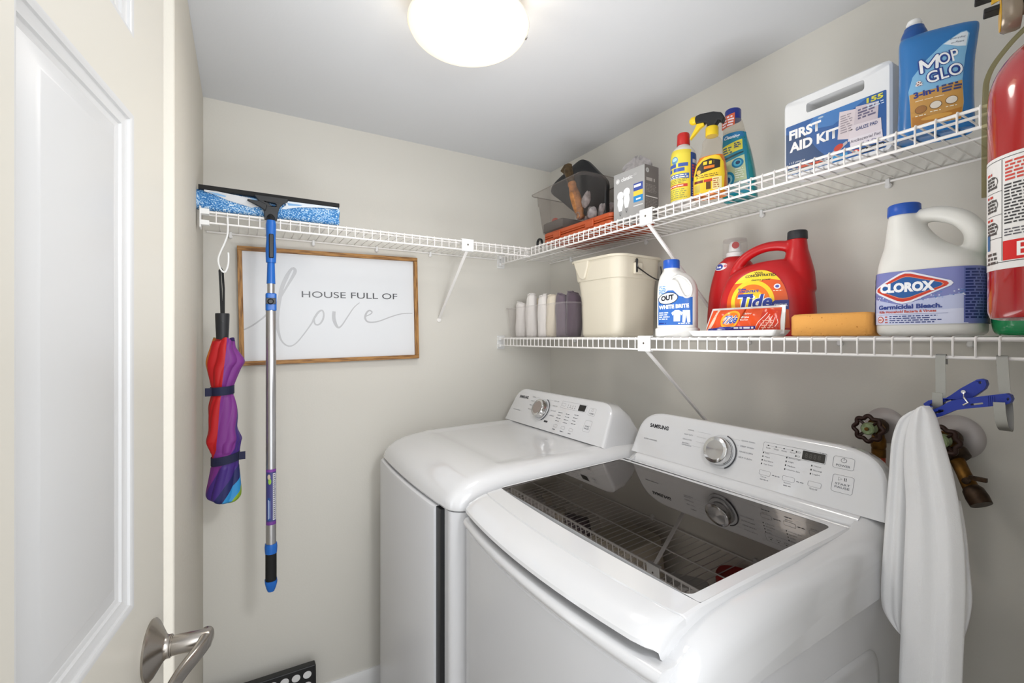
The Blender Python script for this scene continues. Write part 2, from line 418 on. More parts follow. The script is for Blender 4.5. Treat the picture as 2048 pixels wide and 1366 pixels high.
def console_surf(xc, yb, zb, yt, zt):
    d = Vector((0, yt - yb, zt - zb)); L_ = d.length; d.normalize(); n = Vector((0, -d.z, d.y))
    return (lambda u, v, h: (xc + u, yb + d.y * v + n.y * (h + .0), zb + d.z * v + n.z * (h + .0))), L_
def console(t, xc, hb, ht, yb, zb, yt, zt, r, yback, zback):
    S, H = console_surf(xc, yb, zb, yt, zt)
    def outl(ins):
        o = [(-hb + ins, 0), (hb - ins, 0)]
        def corner(px, py, dx0, dy0, dx1, dy1):
            return [((1 - q) ** 2 * (px + dx0) + 2 * q * (1 - q) * px + q * q * (px + dx1), (1 - q) ** 2 * (py + dy0) + 2 * q * (1 - q) * py + q * q * (py + dy1)) for q in [k / 10 for k in range(11)]]
        hh = ht - ins; HH = H - ins; s = (hb - ht) / H
        o += corner(hh + .0, HH, s * r * 1.1, -r * 1.1, -r * 1.5, 0)
        o += corner(-hh, HH, r * 1.5, 0, -s * r * 1.1, -r * 1.1)
        return o
    R = [[S(u, v, 0) for u, v in outl(.010)], [S(u, v, -.0022) for u, v in outl(.004)], [S(u, v, -.006) for u, v in outl(.001)], [S(u, v, -.012) for u, v in outl(0)]]
    last = R[-1]
    for k, f in ((.35, .04), (.7, .35), (1, 1)):
        R.append([(xc + (p[0] - xc) * (1 - .03 * k), p[1] + (yback - p[1]) * k, p[2] - max(0, p[2] - zb) / (zt - zb) * (zt - zback) * f) for p in last])
    return M().rings(R).build('control_console', ENAMEL, t, smooth=32), S, H

def knob(parent, S, u, v, R, face, name='selector_knob'):
    o = Vector(S(u, v, 0)); n = (Vector(S(u, v, 1)) - o).normalized()
    T = Matrix.Translation(o) @ n.to_track_quat('Z', 'Y').to_matrix().to_4x4()
    k = M().lathe([(0, 0), (R * 1.02, 0), (R * 1.02, .010), (R * .99, .012), (R * .97, .0265), (R * .93, .028)], 56, T=T).build(name, CHROME, parent, smooth=50)
    M().lathe([(R * .935, .0278), (R * .5, .0282), (R * .1, .0283), (0, .0283)], 56, T=T).build('knob_face', face, k, smooth=60)
    b = M().lathe([(R * 1.04, .0005), (R * 1.24, .0005), (R * 1.24, .003), (R * 1.04, .003), (R * 1.04, .0005)], 56, T=T)
    b.build('dial_ring', mat('clear_ring', '#c9cacc', .15), k, smooth=40)
    pts = [T @ Vector((R * 1.26 * math.cos(a), R * 1.26 * math.sin(a), .003)) for a in [math.radians(-62 + 8.5 * i) for i in range(17)]]
    M().tube(pts, .0016, 6).build('dial_mark', mat('dark_grey_print', '#3a3b40', .4), k)
    return k

def spun():
    m = mat('spun_aluminium', '#d6d6d6', .22, metal=1); nt = m.node_tree; b = nt.nodes['Principled BSDF']
    b.inputs['Anisotropic'].default_value = .85
    tg = nt.nodes.new('ShaderNodeTangent'); tg.direction_type = 'RADIAL'; tg.axis = 'Z'
    return m
SPUN = spun()

def glass_lid_mat():
    m = bpy.data.materials.new('smoked_lid_glass'); m.use_nodes = True; nt = m.node_tree; nt.nodes.clear()
    out = nt.nodes.new('ShaderNodeOutputMaterial'); tr = nt.nodes.new('ShaderNodeBsdfTransparent'); tr.inputs[0].default_value = (.05, .036, .030, 1)
    gl = nt.nodes.new('ShaderNodeBsdfGlossy'); gl.inputs['Roughness'].default_value = .012; gl.inputs[0].default_value = (.96, .9, .86, 1)
    fr = nt.nodes.new('ShaderNodeFresnel'); fr.inputs[0].default_value = 1.72
    mx = nt.nodes.new('ShaderNodeMixShader')
    nt.links.new(fr.outputs[0], mx.inputs[0]); nt.links.new(tr.outputs[0], mx.inputs[1]); nt.links.new(gl.outputs[0], mx.inputs[2]); nt.links.new(mx.outputs[0], out.inputs[0])
    return m

def console_print(S_, t, washer):
    kv, du = (.80, 0) if washer else (.90, .012)
    S = lambda u, v, h: S_(u + (du if u > -.20 else 0) - (.004 if washer and u > .22 else 0), v * kv - (.003 if washer and -.20 < u < .225 else 0), h)
    K = '#2b2c30'; G = '#77787d'; L = Lab(S, base=.0004)
    def flush(nm):
        nonlocal L
        L.build(nm, t); L = Lab(S, base=.0004)
    if washer:
        L.text('SAMSUNG', -.285, .107, .072, .0150, K, bold=.035)
        flush('brand_logo')
        L.text('active essentials', -.298, .058, .052, .0062, G)
        flush('series_print')
        for i, s_ in enumerate(('NORMAL', 'HEAVY DUTY', 'DELICATES')):
            L.text(s_, -.144 - .001 * i - (.010 if i else 0), .1275 - i * .0175, .020 + .010 * (i > 0), .0042, G)
            L.rect(-.112, .129 - i * .0175, -.082 + .010 * (i == 0), .1294 - i * .0175, G)
        L.text('BEDDING /', -.156, .079, .026, .004, G).text('WATERPROOF', -.156, .0725, .033, .004, G).rect(-.120, .077, -.094, .0774, G)
        flush('cycle_print')
        for i, s_ in enumerate(('QUICK WASH', 'DEEP WASH', "RINSE'N SPIN", 'SELF CLEAN')):
            L.text(s_, .020, .1275 - i * .0175, .036, .0044, G); L.rect(-.010 - .004 * (i in (1, 2)), .129 - i * .0175, .016, .1294 - i * .0175, G)
        flush('cycle_print')
        L.ring(rrect(.146, .030, .004, 4, .151, .125), .0006, G); L.rect(.170, .1125, .218, .1370, '#2e2b28', 1, .002)
        for i in range(4): L.text('8', .176 + i * .009, .118, .006, .0135, '#4c4a45', 2, bold=.01)
        L.rect(.088, .131, .148, .1314, G)
        for i, s_ in enumerate(('Soak', 'Wash', 'Rinse', 'Spin')): L.ell(.090 + i * .019, .1312, .0022, .0016, K, 1); L.text(s_, .085 + i * .019, .122, .012, .004, G)
        for i in range(2): L.rect(.155, .127 - i * .012, .158, .131 - i * .012, K).ring(rrect(.005, .004, .001, 2, .1625, .129 - i * .012), .0005, G)
        L.bars(.205, .1375, .225, .141, 1, G, 1, 4)
        flush('display_panel')
        for c, (cu, top, names) in enumerate(((.080, .105, ('Hot', 'Warm', 'Eco Warm', 'Tap Cold')), (.136, .105, ('Extra High', 'High', 'Medium', 'Low/No Spin')), (.192, .098, ('Heavy', 'Normal', 'Light')))):
            for i, s_ in enumerate(names):
                L.rect(cu, top - i * .0112, cu + .0026, top + .0045 - i * .0112, K); L.text(s_, cu + .006, top - i * .0112, .0024 * len(s_) + .003, .0044, G)
            by = .048 if c < 2 else .051
            L.ring(rrect(.027, .0135, .003, 4, cu + .013, by), .0006, G); L.text(('Temp.', 'Spin', 'Soil')[c], cu + .004, by - .0145, .016, .0042, G)
            if c < 2: L.bars(cu + .031, by - .003, cu + .051, by + .001, 1, G, 1, 9 + c)
            if c < 2: flush('option_buttons')
        L.bars(.084, .026, .106, .030, 1, G, 1, 3); L.bars(.140, .026, .160, .030, 1, G, 1, 5)
        flush('option_buttons')
        L.ring(rrect(.040, .031, .005, 5, .258, .121), .0007, G); L.ring([(.258 + .0055 * math.cos(a), .1275 + .0055 * math.sin(a)) for a in [2 * PI * k / 24 for k in range(24)]], .0007, K); L.rect(.2576, .1275, .2584, .134, K)
        L.text('POWER', .2445, .1105, .027, .0058, G, bold=.01)
        flush('power_button')
        L.ring(rrect(.040, .045, .005, 5, .262, .066), .0007, G); L.ring([(.253, .074), (.253, .083), (.260, .0785)], .0007, K); L.rect(.264, .0745, .2652, .083, K).rect(.267, .0745, .2682, .083, K)
        L.text('START', .2480, .0625, .028, .0056, G, bold=.01).text('PAUSE', .2480, .0540, .028, .0056, G, bold=.01)
    else:
        L.text('SAMSUNG', -.272, .118, .070, .0140, K, bold=.035)
        flush('brand_logo')
        L.text('moisture sensor', -.282, .055, .056, .0055, G)
        flush('series_print')
        for i, s_ in enumerate(('NORMAL', 'HEAVY', 'DELICATE', 'BEDDING')):
            L.text(s_, -.185, .132 - i * .020, .026, .0046, G); L.rect(-.155, .134 - i * .020, -.128, .1345 - i * .020, G)
        flush('cycle_print')
        for i, s_ in enumerate(('QUICK DRY', 'TIME DRY', 'AIR FLUFF', 'WRINKLE')):
            L.text(s_, -.030, .132 - i * .022, .034, .0050, G); L.rect(-.066, .134 - i * .022, -.036, .1345 - i * .022, G)
        flush('cycle_print')
        L.rect(-.046, .034, -.022, .042, K)
        flush('indicator_window')
        L.ring(rrect(.150, .030, .004, 4, .098, .127), .0005, G); L.rect(.128, .1145, .166, .1400, '#1b1917', 1, .001)
        L.ring(rrect(.022, .012, .003, 3, .038, .127), .0006, G)
        for i in range(4): L.rect(.064 + i * .014, .124, .0655 + i * .014, .131, G).bars(.062 + i * .014, .117, .070 + i * .014, .121, 1, G, 1, i)
        flush('display_panel')
        for c, cu in enumerate((.022, .070, .118)):
            for i in range(4): L.bars(cu, .050 + i * .0125 + .004 * (c == 2), cu + .028, .0555 + i * .0125 + .004 * (c == 2), 1, G, 1, c * 7 + i)
            L.ring(rrect(.022, .011, .003, 3, cu + .012, .031), .0006, G); L.bars(cu + .002, .012, cu + .024, .019, 1, G, 1, c)
            if c < 2: flush('option_buttons')
        flush('option_buttons')
        L.ring(rrect(.034, .030, .004, 4, .205, .120), .0005, G).text('POWER', .194, .110, .022, .006, G, bold=.01).ring([(.205 + .005 * math.cos(a), .127 + .005 * math.sin(a)) for a in [2 * PI * k / 20 for k in range(20)]], .0006, K)
        flush('power_button')
        L.ring(rrect(.036, .045, .004, 4, .207, .062), .0005, G).text('START', .195, .058, .024, .006, G, bold=.01).text('PAUSE', .195, .049, .024, .006, G, bold=.01)
    flush('start_button')

WX0, WX1 = .742, 1.436
def washer():
    t = thing('washing_machine', 'white top load washing machine with smoked glass lid, right of the dryer', 'washing machine', (.1295, -.0903, .0970)); t.scale = (.93,) * 3
    xc = (WX0 + WX1) / 2; hw = (WX1 - WX0) / 2
    m = M(); rcorner_box(m, WX0 + .006, WX1 - .006, -.790, -.09, -.075, .897, .045)
    cab = m.build('cabinet', ENAMEL2, t, smooth=30)
    # pressed recess shapes in the side sheet
    T = Matrix.Translation((WX1 - .006, 0, 0)) @ Matrix.Rotation(PI / 2, 4, 'Z')
    for (yc, zc, ww, hh) in ((-.36, .60, .26, .40),):
        R = []
        for o, d in ((0, -.0002), (.006, -.0035), (.018, -.0035), (.030, -.0005)):
            R.append([(x, d, z) for x, z in rrect(ww - 2 * o, hh - 2 * o, .05 - o * .6, 6, yc, zc)])
        M().rings(R, cap0=False, cap1=True, T=T).build('side_embossing', ENAMEL2, t, smooth=50)
    for fx in (WX0 + .06, WX1 - .06):
        for fy in (-.72, -.15): M().lathe([(0, -.1042), (.022, -.1042), (.020, -.092), (.010, -.090), (.010, -.074), (0, -.074)], 16, T=Matrix.Translation((fx, fy, 0))).build('foot', BLACK, t)
    def bow(x): return .030 * (1 - min(1, abs((x - xc) / hw)) ** 2)
    # front panel
    N = 24; R = []
    xs = [WX0 + .006 + (WX1 - WX0 - .012) * i / N for i in range(N + 1)]
    for z, dy in ((-.07, 0), (.60, 0), (.86, 0), (.905, 0), (.9095, .004)):
        R.append([(x, -.797 - bow(x) + dy + (.03 * max(0, (abs(x - xc) - hw + .05) / .05) ** 2), z) for x in xs] + [(WX1 - .02, -.76, z), (WX0 + .02, -.76, z)])
    M().rings(R).build('front_panel', ENAMEL2, t, smooth=35)
    # top cover: profile band with handle scoop, cheeks and rear deck
    m = M()
    def yz_front(x, prof): return [(x, y - bow(x) * k, z) for y, z, k in prof]
    band = [(-.797, .912, 1), (-.8005, .917, 1), (-.8005, .922, 1), (-.798, .927, 1), (-.794, .9305, 1), (-.788, .932, 1), (-.780, .9315, 1), (-.770, .931, 1), (-.758, .934, 1), (-.748, .940, 1), (-.738, .947, .9), (-.72, .953, .6), (-.66, .955, 0), (-.66, .898, 0), (-.79, .898, 1)]
    xs2 = [WX0 + .030 + (WX1 - WX0 - .060) * i / N for i in range(N + 1)]
    m.rings([yz_front(x, band) for x in xs2])
    def cheek(x_out, x_in, sgn):
        sec = []
        for i in range(13):
            q = i / 12; x = x_in + (x_out - x_in) * q; r = .046
            dip = 0 if abs(x_out - x) > r else r - math.sqrt(max(0, r * r - (r - abs(x_out - x)) ** 2))
            dz = dip * .95; dy = dip * .8
            P = [(-.09, .897), (-.09, 1.018 - dz), (-.18, 1.028 - dz), (-.21, 1.026 - dz), (-.245, 1.006 - dz), (-.45, .9875 - dz), (-.62, .977 - dz), (-.69, .968 - dz), (-.735, .953 - dz * .95), (-.768 + dy * .4, .933 - dz * .8), (-.790 + dy * .8, .908 - dz * .4), (-.798 + dy, .880), (-.796 + dy, .868), (-.74, .868)]
            sec.append([(x, y, z) for y, z in P])
        m.rings(sec)
    cheek(WX0, WX0 + .044, -1); cheek(WX1, WX1 - .050, 1)
    m.rings([[(x, y, z) for y, z in ((-.09, .90), (-.09, 1.02), (-.17, 1.028), (-.212, 1.0285), (-.222, 1.022), (-.2285, 1.004), (-.2285, .90))] for x in (WX0 + .04, WX1 - .044)])
    m.build('top_cover', ENAMEL, t, smooth=40)
    # lid
    lx0, lx1 = WX0 + .011, WX1 - .046
    xl = (lx0 + lx1) / 2; lh = (lx1 - lx0) / 2
    prof = [(-.232, .985), (-.232, 1.0035), (-.236, 1.0075), (-.247, 1.008), (-.30, 1.0045), (-.45, .9975), (-.60, .990), (-.69, .985), (-.735, .981), (-.7362, .9785), (-.7385, .9784), (-.740, .9803), (-.765, .9755), (-.787, .966), (-.798, .956), (-.800, .950), (-.795, .946), (-.775, .950), (-.70, .962), (-.60, .966)]
    gx0, gx1, gy0, gy1 = .752, 1.363, -.690, -.262
    ins = [0, .004, .010, .02]
    XS = [lx0, lx0 + .0015, lx0 + .006] + [lx0 + .014 + (lx1 - lx0 - .028) * i / 30 for i in range(31)] + [lx1 - .006, lx1 - .0015, lx1]
    R = []
    for i, x in enumerate(XS):
        e = min(x - lx0, lx1 - x); dz = -.005 * max(0, 1 - e / .006) ** 2 - (.0 if e > .0001 else .006); k = (1 - min(1, abs((x - xl) / lh)) ** 2) * .026
        dy = .018 * max(0, (abs(x - xl) - lh + .03) / .03) ** 2.2
        R.append([(x, y - k * max(0, min(1, (-y - .60) / .19)) + dy * max(0, min(1, (-y - .68) / .10)), z + dz - dy * .25 * max(0, min(1, (-y - .68) / .10))) for y, z in prof])
    m = M(); n = len(prof); P = [p for r in R for p in r]; fs = []
    cut = set()
    lid = M()
    # hole for the glass: rebuild the flat part as a frame
    flatk = [3, 4, 5, 6, 7]
    for i in range(len(R) - 1):
        for k in range(n):
            l = (k + 1) % n
            if k in flatk[:-1] and 2 <= i <= len(R) - 4: continue
            fs.append((i * n + k, i * n + l, (i + 1) * n + l, (i + 1) * n + k))
    fs += [tuple(reversed(range(n))), tuple((len(R) - 1) * n + k for k in range(n))]
    lid.add(P, fs)
    def zt(y): 
        q = prof[3:8]
        for (a, b), (c, d) in zip(q, q[1:]):
            if c <= y <= a: return b + (d - b) * (y - a) / (c - a)
        return q[0][1] if y > q[0][0] else q[-1][1]
    oy0, oy1 = prof[7][0], prof[3][0]; ox0, ox1 = XS[2], XS[-3]
    hole = rrect(gx1 - gx0, gy1 - gy0, .016, 6, (gx0 + gx1) / 2, (gy0 + gy1) / 2); hole2 = rrect(ox1 - ox0, oy1 - oy0, .0001, 6, (ox0 + ox1) / 2, (oy0 + oy1) / 2)
    hole2 = []
    for (x, y) in hole:      # matching outer ring on the rectangle border
        cx, cy = (gx0 + gx1) / 2, (gy0 + gy1) / 2; dx, dy = x - cx, y - cy
        s_ = min(((ox1 - cx) if dx > 0 else (ox0 - cx)) / dx if dx else 9, ((oy1 - cy) if dy > 0 else (oy0 - cy)) / dy if dy else 9)
        hole2.append((cx + dx * s_, cy + dy * s_))
    # denser ring on straight runs keeps the surface on the curved lid
    def dens(Pp, Q, k=10):
        A = []; B = []
        for i in range(len(Pp)):
            a, b = Pp[i], Pp[(i + 1) % len(Pp)]; c, d = Q[i], Q[(i + 1) % len(Pp)]
            kk = k if math.dist(a, b) > .05 else 1
            for j in range(kk): A.append((a[0] + (b[0] - a[0]) * j / kk, a[1] + (b[1] - a[1]) * j / kk)); B.append((c[0] + (d[0] - c[0]) * j / kk, c[1] + (d[1] - c[1]) * j / kk))
        return A, B
    hA, hB = dens(hole, hole2)
    lid.rings([[(x, y, zt(y)) for x, y in hB], [(x, y, zt(y)) for x, y in hA], [(x, y, zt(y) - .010) for x, y in hA]], cap0=False, cap1=False)
    lo = lid.build('lid', ENAMEL, t, smooth=28)
    g = M(); g.rings([[(x, y, zt(y) - .006) for x, y in hA], [(x, y, zt(y) - .0012) for x, y in hA]], cap0=False, cap1=True)
    g2 = M().add([(x, y, zt(y) - .0012) for x, y in hA], [tuple(range(len(hA)))])
    # glass as narrow strips so it follows the slight slope
    gg = M(); ys = [gy0 + (gy1 - gy0) * i / 12 for i in range(13)]
    def halfx(y):
        d = min(y - gy0, gy1 - y); r = .016
        return 0 if d >= r else r - math.sqrt(max(0, r * r - (r - d) ** 2))
    ysx = sorted(set([gy0 + .0001, gy0 + .002, gy0 + .005, gy0 + .010, gy0 + .016] + ys[1:-1] + [gy1 - .016, gy1 - .010, gy1 - .005, gy1 - .002, gy1 - .0001]))
    V = []; F = []
    for y in ysx: q = halfx(y); V += [(gx0 + q, y, zt(y) - .0008), (gx1 - q, y, zt(y) - .0008)]
    for i in range(len(ysx) - 1): F.append((2 * i, 2 * i + 1, 2 * i + 3, 2 * i + 2))
    gg.add(V, F).build('glass_panel', glass_lid_mat(), lo, smooth=60)
    # tub below the glass
    TB = mat('grey_tub', '#8b8683', .45); TS = mat('drum_steel', '#8f8f92', .3, metal=1)
    Tt = Matrix.Translation((xc, -.47, 0))
    tub = M().lathe([(.30, .955), (.262, .955), (.255, .945), (.250, .93), (.245, .90)], 64, T=Tt).build('tub_ring', TB, t, smooth=50)
    M().lathe([(.242, .93), (.240, .62), (.20, .60), (.06, .61), (.055, .70), (.03, .72), (0, .72)], 48, T=Tt).build('drum', TS, tub, smooth=50)
    # console
    co, S, H = console(t, xc + .006, .345, .324, -.214, 1.028, -.172, 1.157, .060, -.085, 1.065)
    console_print(S, co, True)
    k = knob(co, S, -.031, .061, .0355, SPUN)
    
    return t
washer()

DX0, DX1 = .030, .728
def dryer():
    t = thing('clothes_dryer', 'white front load clothes dryer in the corner, left of the washer', 'dryer', (.1295, -.0903, .0970)); t.scale = (.93,) * 3
    xc = (DX0 + DX1) / 2; hw = (DX1 - DX0) / 2
    m = M(); rcorner_box(m, DX0 + .003, DX1 - .003, -.795, -.09, -.075, .932, .04)
    m.build('cabinet', ENAMEL2, t, smooth=30)
    for fx in (DX0 + .06, DX1 - .06):
        for fy in (-.72, -.15): M().lathe([(0, -.1042), (.022, -.1042), (.020, -.092), (.010, -.090), (.010, -.074), (0, -.074)], 16, T=Matrix.Translation((fx, fy, 0))).build('foot', BLACK, t)
    # rounded top cover
    m = M(); sec = []
    n = 34
    for i in range(n + 1):
        x = DX0 + (DX1 - DX0) * (1 - math.cos(PI * i / n)) / 2; e = min(x - DX0, DX1 - x); r = .050
        dip = 0 if e > r else r - math.sqrt(max(0, r * r - (r - e) ** 2)); dish = -.0035 * min(1, max(0, (e - .075) / .012))
        bw = .014 * (1 - ((x - xc) / hw) ** 2)
        P = []
        for y, z, k in ((-.09, .928, 0), (-.09, 1.025, 0), (-.22, 1.031, 0), (-.27, 1.030, 0), (-.45, 1.026, 0), (-.60, 1.0215, 0), (-.632, 1.020, 0), (-.648, 1.0195, 0), (-.70, 1.012, .3), (-.74, 1.004, .6), (-.775, .991, 1), (-.80, .974, 1), (-.815, .955, 1), (-.820, .936, 1), (-.817, .930, 1), (-.76, .930, 0)):
            up = max(0, (z - .93) / .10)
            zz = z - dip * up * (1 if y > -.8 else .8) + (dish if -.64 < y < -.10 else 0)
            yy = y - bw * k + dip * .8 * max(0, min(1, (-y - .66) / .12))
            P.append((x, yy, zz))
        sec.append(P)
    m.rings(sec).build('top_cover', ENAMEL, t, smooth=40)
    # front: door panel on the left, dark gap, pillar on the right
    def fr(x): return -.014 * (1 - ((x - xc) / hw) ** 2)
    X = [DX0 + .002 + (.634 - DX0) * i / 20 for i in range(21)]
    R = []
    for z, d in ((-.065, .01), (-.06, .0), (.915, .0), (.922, .003), (.925, .010)):
        R.append([(x, -.830 + fr(x) + d + .02 * max(0, 1 - (x - DX0) / .02) ** 2 + (.003 if x > .63 else 0), z) for x in X] + [(X[-1], -.79, z), (X[0], -.79, z)])
    M().rings(R).build('door', ENAMEL2, t, smooth=35)
    R = []
    X = [.668 + (DX1 - .668) * i / 10 for i in range(11)]
    for z in (-.075, .926):
        R.append([(x, -.814 + .032 * max(0, 1 - (DX1 - x) / .034) ** 2, z) for x in X] + [(DX1, -.76, z), (.668, -.76, z)])
    M().rings(R).build('front_pillar', ENAMEL2, t, smooth=35)
    M().box(.634, .668, -.8265, -.78, -.07, .9235).build('door_gap_strip', BLACK, t, bevel=.002)  # black strip filling the gap between door and pillar
    co, S, H = console(t, xc - .010, .326, .306, -.280, 1.031, -.212, 1.168, .045, -.10, 1.085)
    console_print(S, co, False)
    knob(co, S, -.074, .076, .036, mat('smoky_chrome_face', '#a59a95', .3, metal=.7))
    return t
dryer()
# ================================================================ things on the shelves
U = 1.7535; W_ = 1.390          # tops of the upper and lower shelf decks
def wrap(loft, N=240):
    C_ = {}
    def f(s, v, h):
        key = round(v, 4)
        if key not in C_:
            z, a, b, dx, dy, n = loft.at(v); P = []
            for k in range(N + 1):
                t = -PI / 2 + 2 * PI * (k / N - .5); c, q = math.cos(t), math.sin(t)
                P.append(Vector((dx + a * math.copysign(abs(c) ** (2 / n), c), dy + b * math.copysign(abs(q) ** (2 / n), q))))
            cum = [0]
            for i in range(N): cum.append(cum[-1] + (P[i + 1] - P[i]).length)
            C_[key] = (P, cum)
        P, cum = C_[key]; x = s + cum[N // 2]; x = max(1e-6, min(cum[-1] - 1e-6, x))
        lo, hi = 0, N
        while hi - lo > 1:
            md = (lo + hi) // 2
            if cum[md] <= x: lo = md
            else: hi = md
        t = (x - cum[lo]) / max(1e-9, cum[lo + 1] - cum[lo]); p = P[lo].lerp(P[lo + 1], t); d = (P[lo + 1] - P[lo]).normalized()
        return (p.x + d.y * h, p.y - d.x * h, v)
    return f

def hitx(px, y):      # x on the wall-parallel line at depth y for a bearing measured in the photo
    l = (px - 1024) / 931; s_, c_ = math.sin(YAW), math.cos(YAW); dx, dy = -c_ + s_ * l, s_ + c_ * l
    return 1.85 + dx * (y + 1.29) / dy
def at(px, py, y):
    x = hitx(px, y); dep = (1.85 - x) * math.cos(YAW) + (y + 1.29) * math.sin(YAW)
    return x, 1.385 + (677 - py) / 931 * dep

def atx(px, py, x):
    l = (px - 1024) / 931; s_, c_ = math.sin(YAW), math.cos(YAW); k = (x - 1.85) / (-c_ + s_ * l)
    return -1.29 + (s_ + c_ * l) * k, 1.385 + (677 - py) / 931 * k
# ---- orange organiser case lying flat under the clear bin
def orange_case():
    t = thing('tool_case', 'flat orange plastic tool case lying under the clear bin on the upper shelf', 'tool case', (.515, -.155, U))
    m = mat('orange_plastic', '#b9532a', .45, bump=.15, bscale=400)
    def slab(name, z0, z1, w, d, par=None, cx=0):
        return M().rings([[(x + cx, y, z) for x, y in rrect(w - 2 * o, d - 2 * o, .016, 5)] for z, o in ((z0, .004), (z0 + .004, 0), (z1 - .004, 0), (z1, .004))]).build(name, m, par, smooth=40)
    slab('lower_shell', 0, .021, .39, .205, t); 
    M().rings([[(x, y, z) for x, y in rrect(.392 - 2 * o, .208 - 2 * o, .016, 5)] for z, o in ((.0215, .001), (.0255, .001))]).build('hinge_rim', m, t)
    l = slab('lid', .026, .044, .39, .205, t)
    for cx in (-.10, .09):
        M().box(cx - .022, cx + .022, -.1085, -.1015, .012, .036).build('latch', m, t, bevel=.003)
    M().rings([[(x, y, z) for x, y in rrect(.13, .16, .014, 5, .11, 0)] for z in (.043, .050)]).build('raised_panel', m, l, bevel=.002)
    return t
orange_case()

def clear_mat(name, col, alpha_c):
    m = bpy.data.materials.new(name); m.use_nodes = True; nt = m.node_tree; nt.nodes.clear()
    out = nt.nodes.new('ShaderNodeOutputMaterial'); tr = nt.nodes.new('ShaderNodeBsdfTransparent'); tr.inputs[0].default_value = hexc(alpha_c)
    pr = nt.nodes.new('ShaderNodeBsdfPrincipled'); pr.inputs['Base Color'].default_value = hexc(col); pr.inputs['Roughness'].default_value = .12
    lw = nt.nodes.new('ShaderNodeLayerWeight'); lw.inputs[0].default_value = .25
    mp = nt.nodes.new('ShaderNodeMapRange'); mp.inputs[3].default_value = .02; mp.inputs[4].default_value = .42
    mx = nt.nodes.new('ShaderNodeMixShader')
    nt.links.new(lw.outputs['Facing'], mp.inputs[0]); nt.links.new(mp.outputs[0], mx.inputs[0]); nt.links.new(tr.outputs[0], mx.inputs[1]); nt.links.new(pr.outputs[0], mx.inputs[2]); nt.links.new(mx.outputs[0], out.inputs[0])
    return m
CLEAR = clear_mat('clear_plastic', '#dedad8', '#fbfafa')
CLEARN = clear_mat('bottle_clear', '#e8e5e2', '#f6f3ee')
CLEARD = clear_mat('smoky_clear_plastic', '#c9c4c0', '#e6e3e1')

def bin_(name, label, loc, w, d, h, taper, mt, rz=0, rim=.012, steps=True):
    t = thing(name, label, 'storage bin', loc, rz)
    def R(o, z, r=.022): return [(x, y, z) for x, y in rrect(w - 2 * o, d - 2 * o, max(.004, r - o * .3), 6)]
    T_ = taper
    prof = [(T_ + .006, .0), (T_, .005)] + ([(T_ * .45, h * .70), (T_ * .45 - .004, h * .73), (.004, h - .004)] if steps else [(0, h - .004)]) + [(-rim, h - .002), (-rim, h)]
    M().rings([R(o, z) for o, z in prof], cap0=True, cap1=False).build('bin_body', mt, t, smooth=50)
    rp = [(x, y, h) for x, y in rrect(w + 2 * rim, d + 2 * rim, .024, 6)]
    M().tube(rp, .0022, 6, closed=True).build('rim', mt, t)
    return t
bin_('clear_storage_bin', 'clear plastic bin of odds and ends on the upper shelf, on the orange case', (.405, -.155, U + .0515), .315, .20, .163, .022, CLEARD)
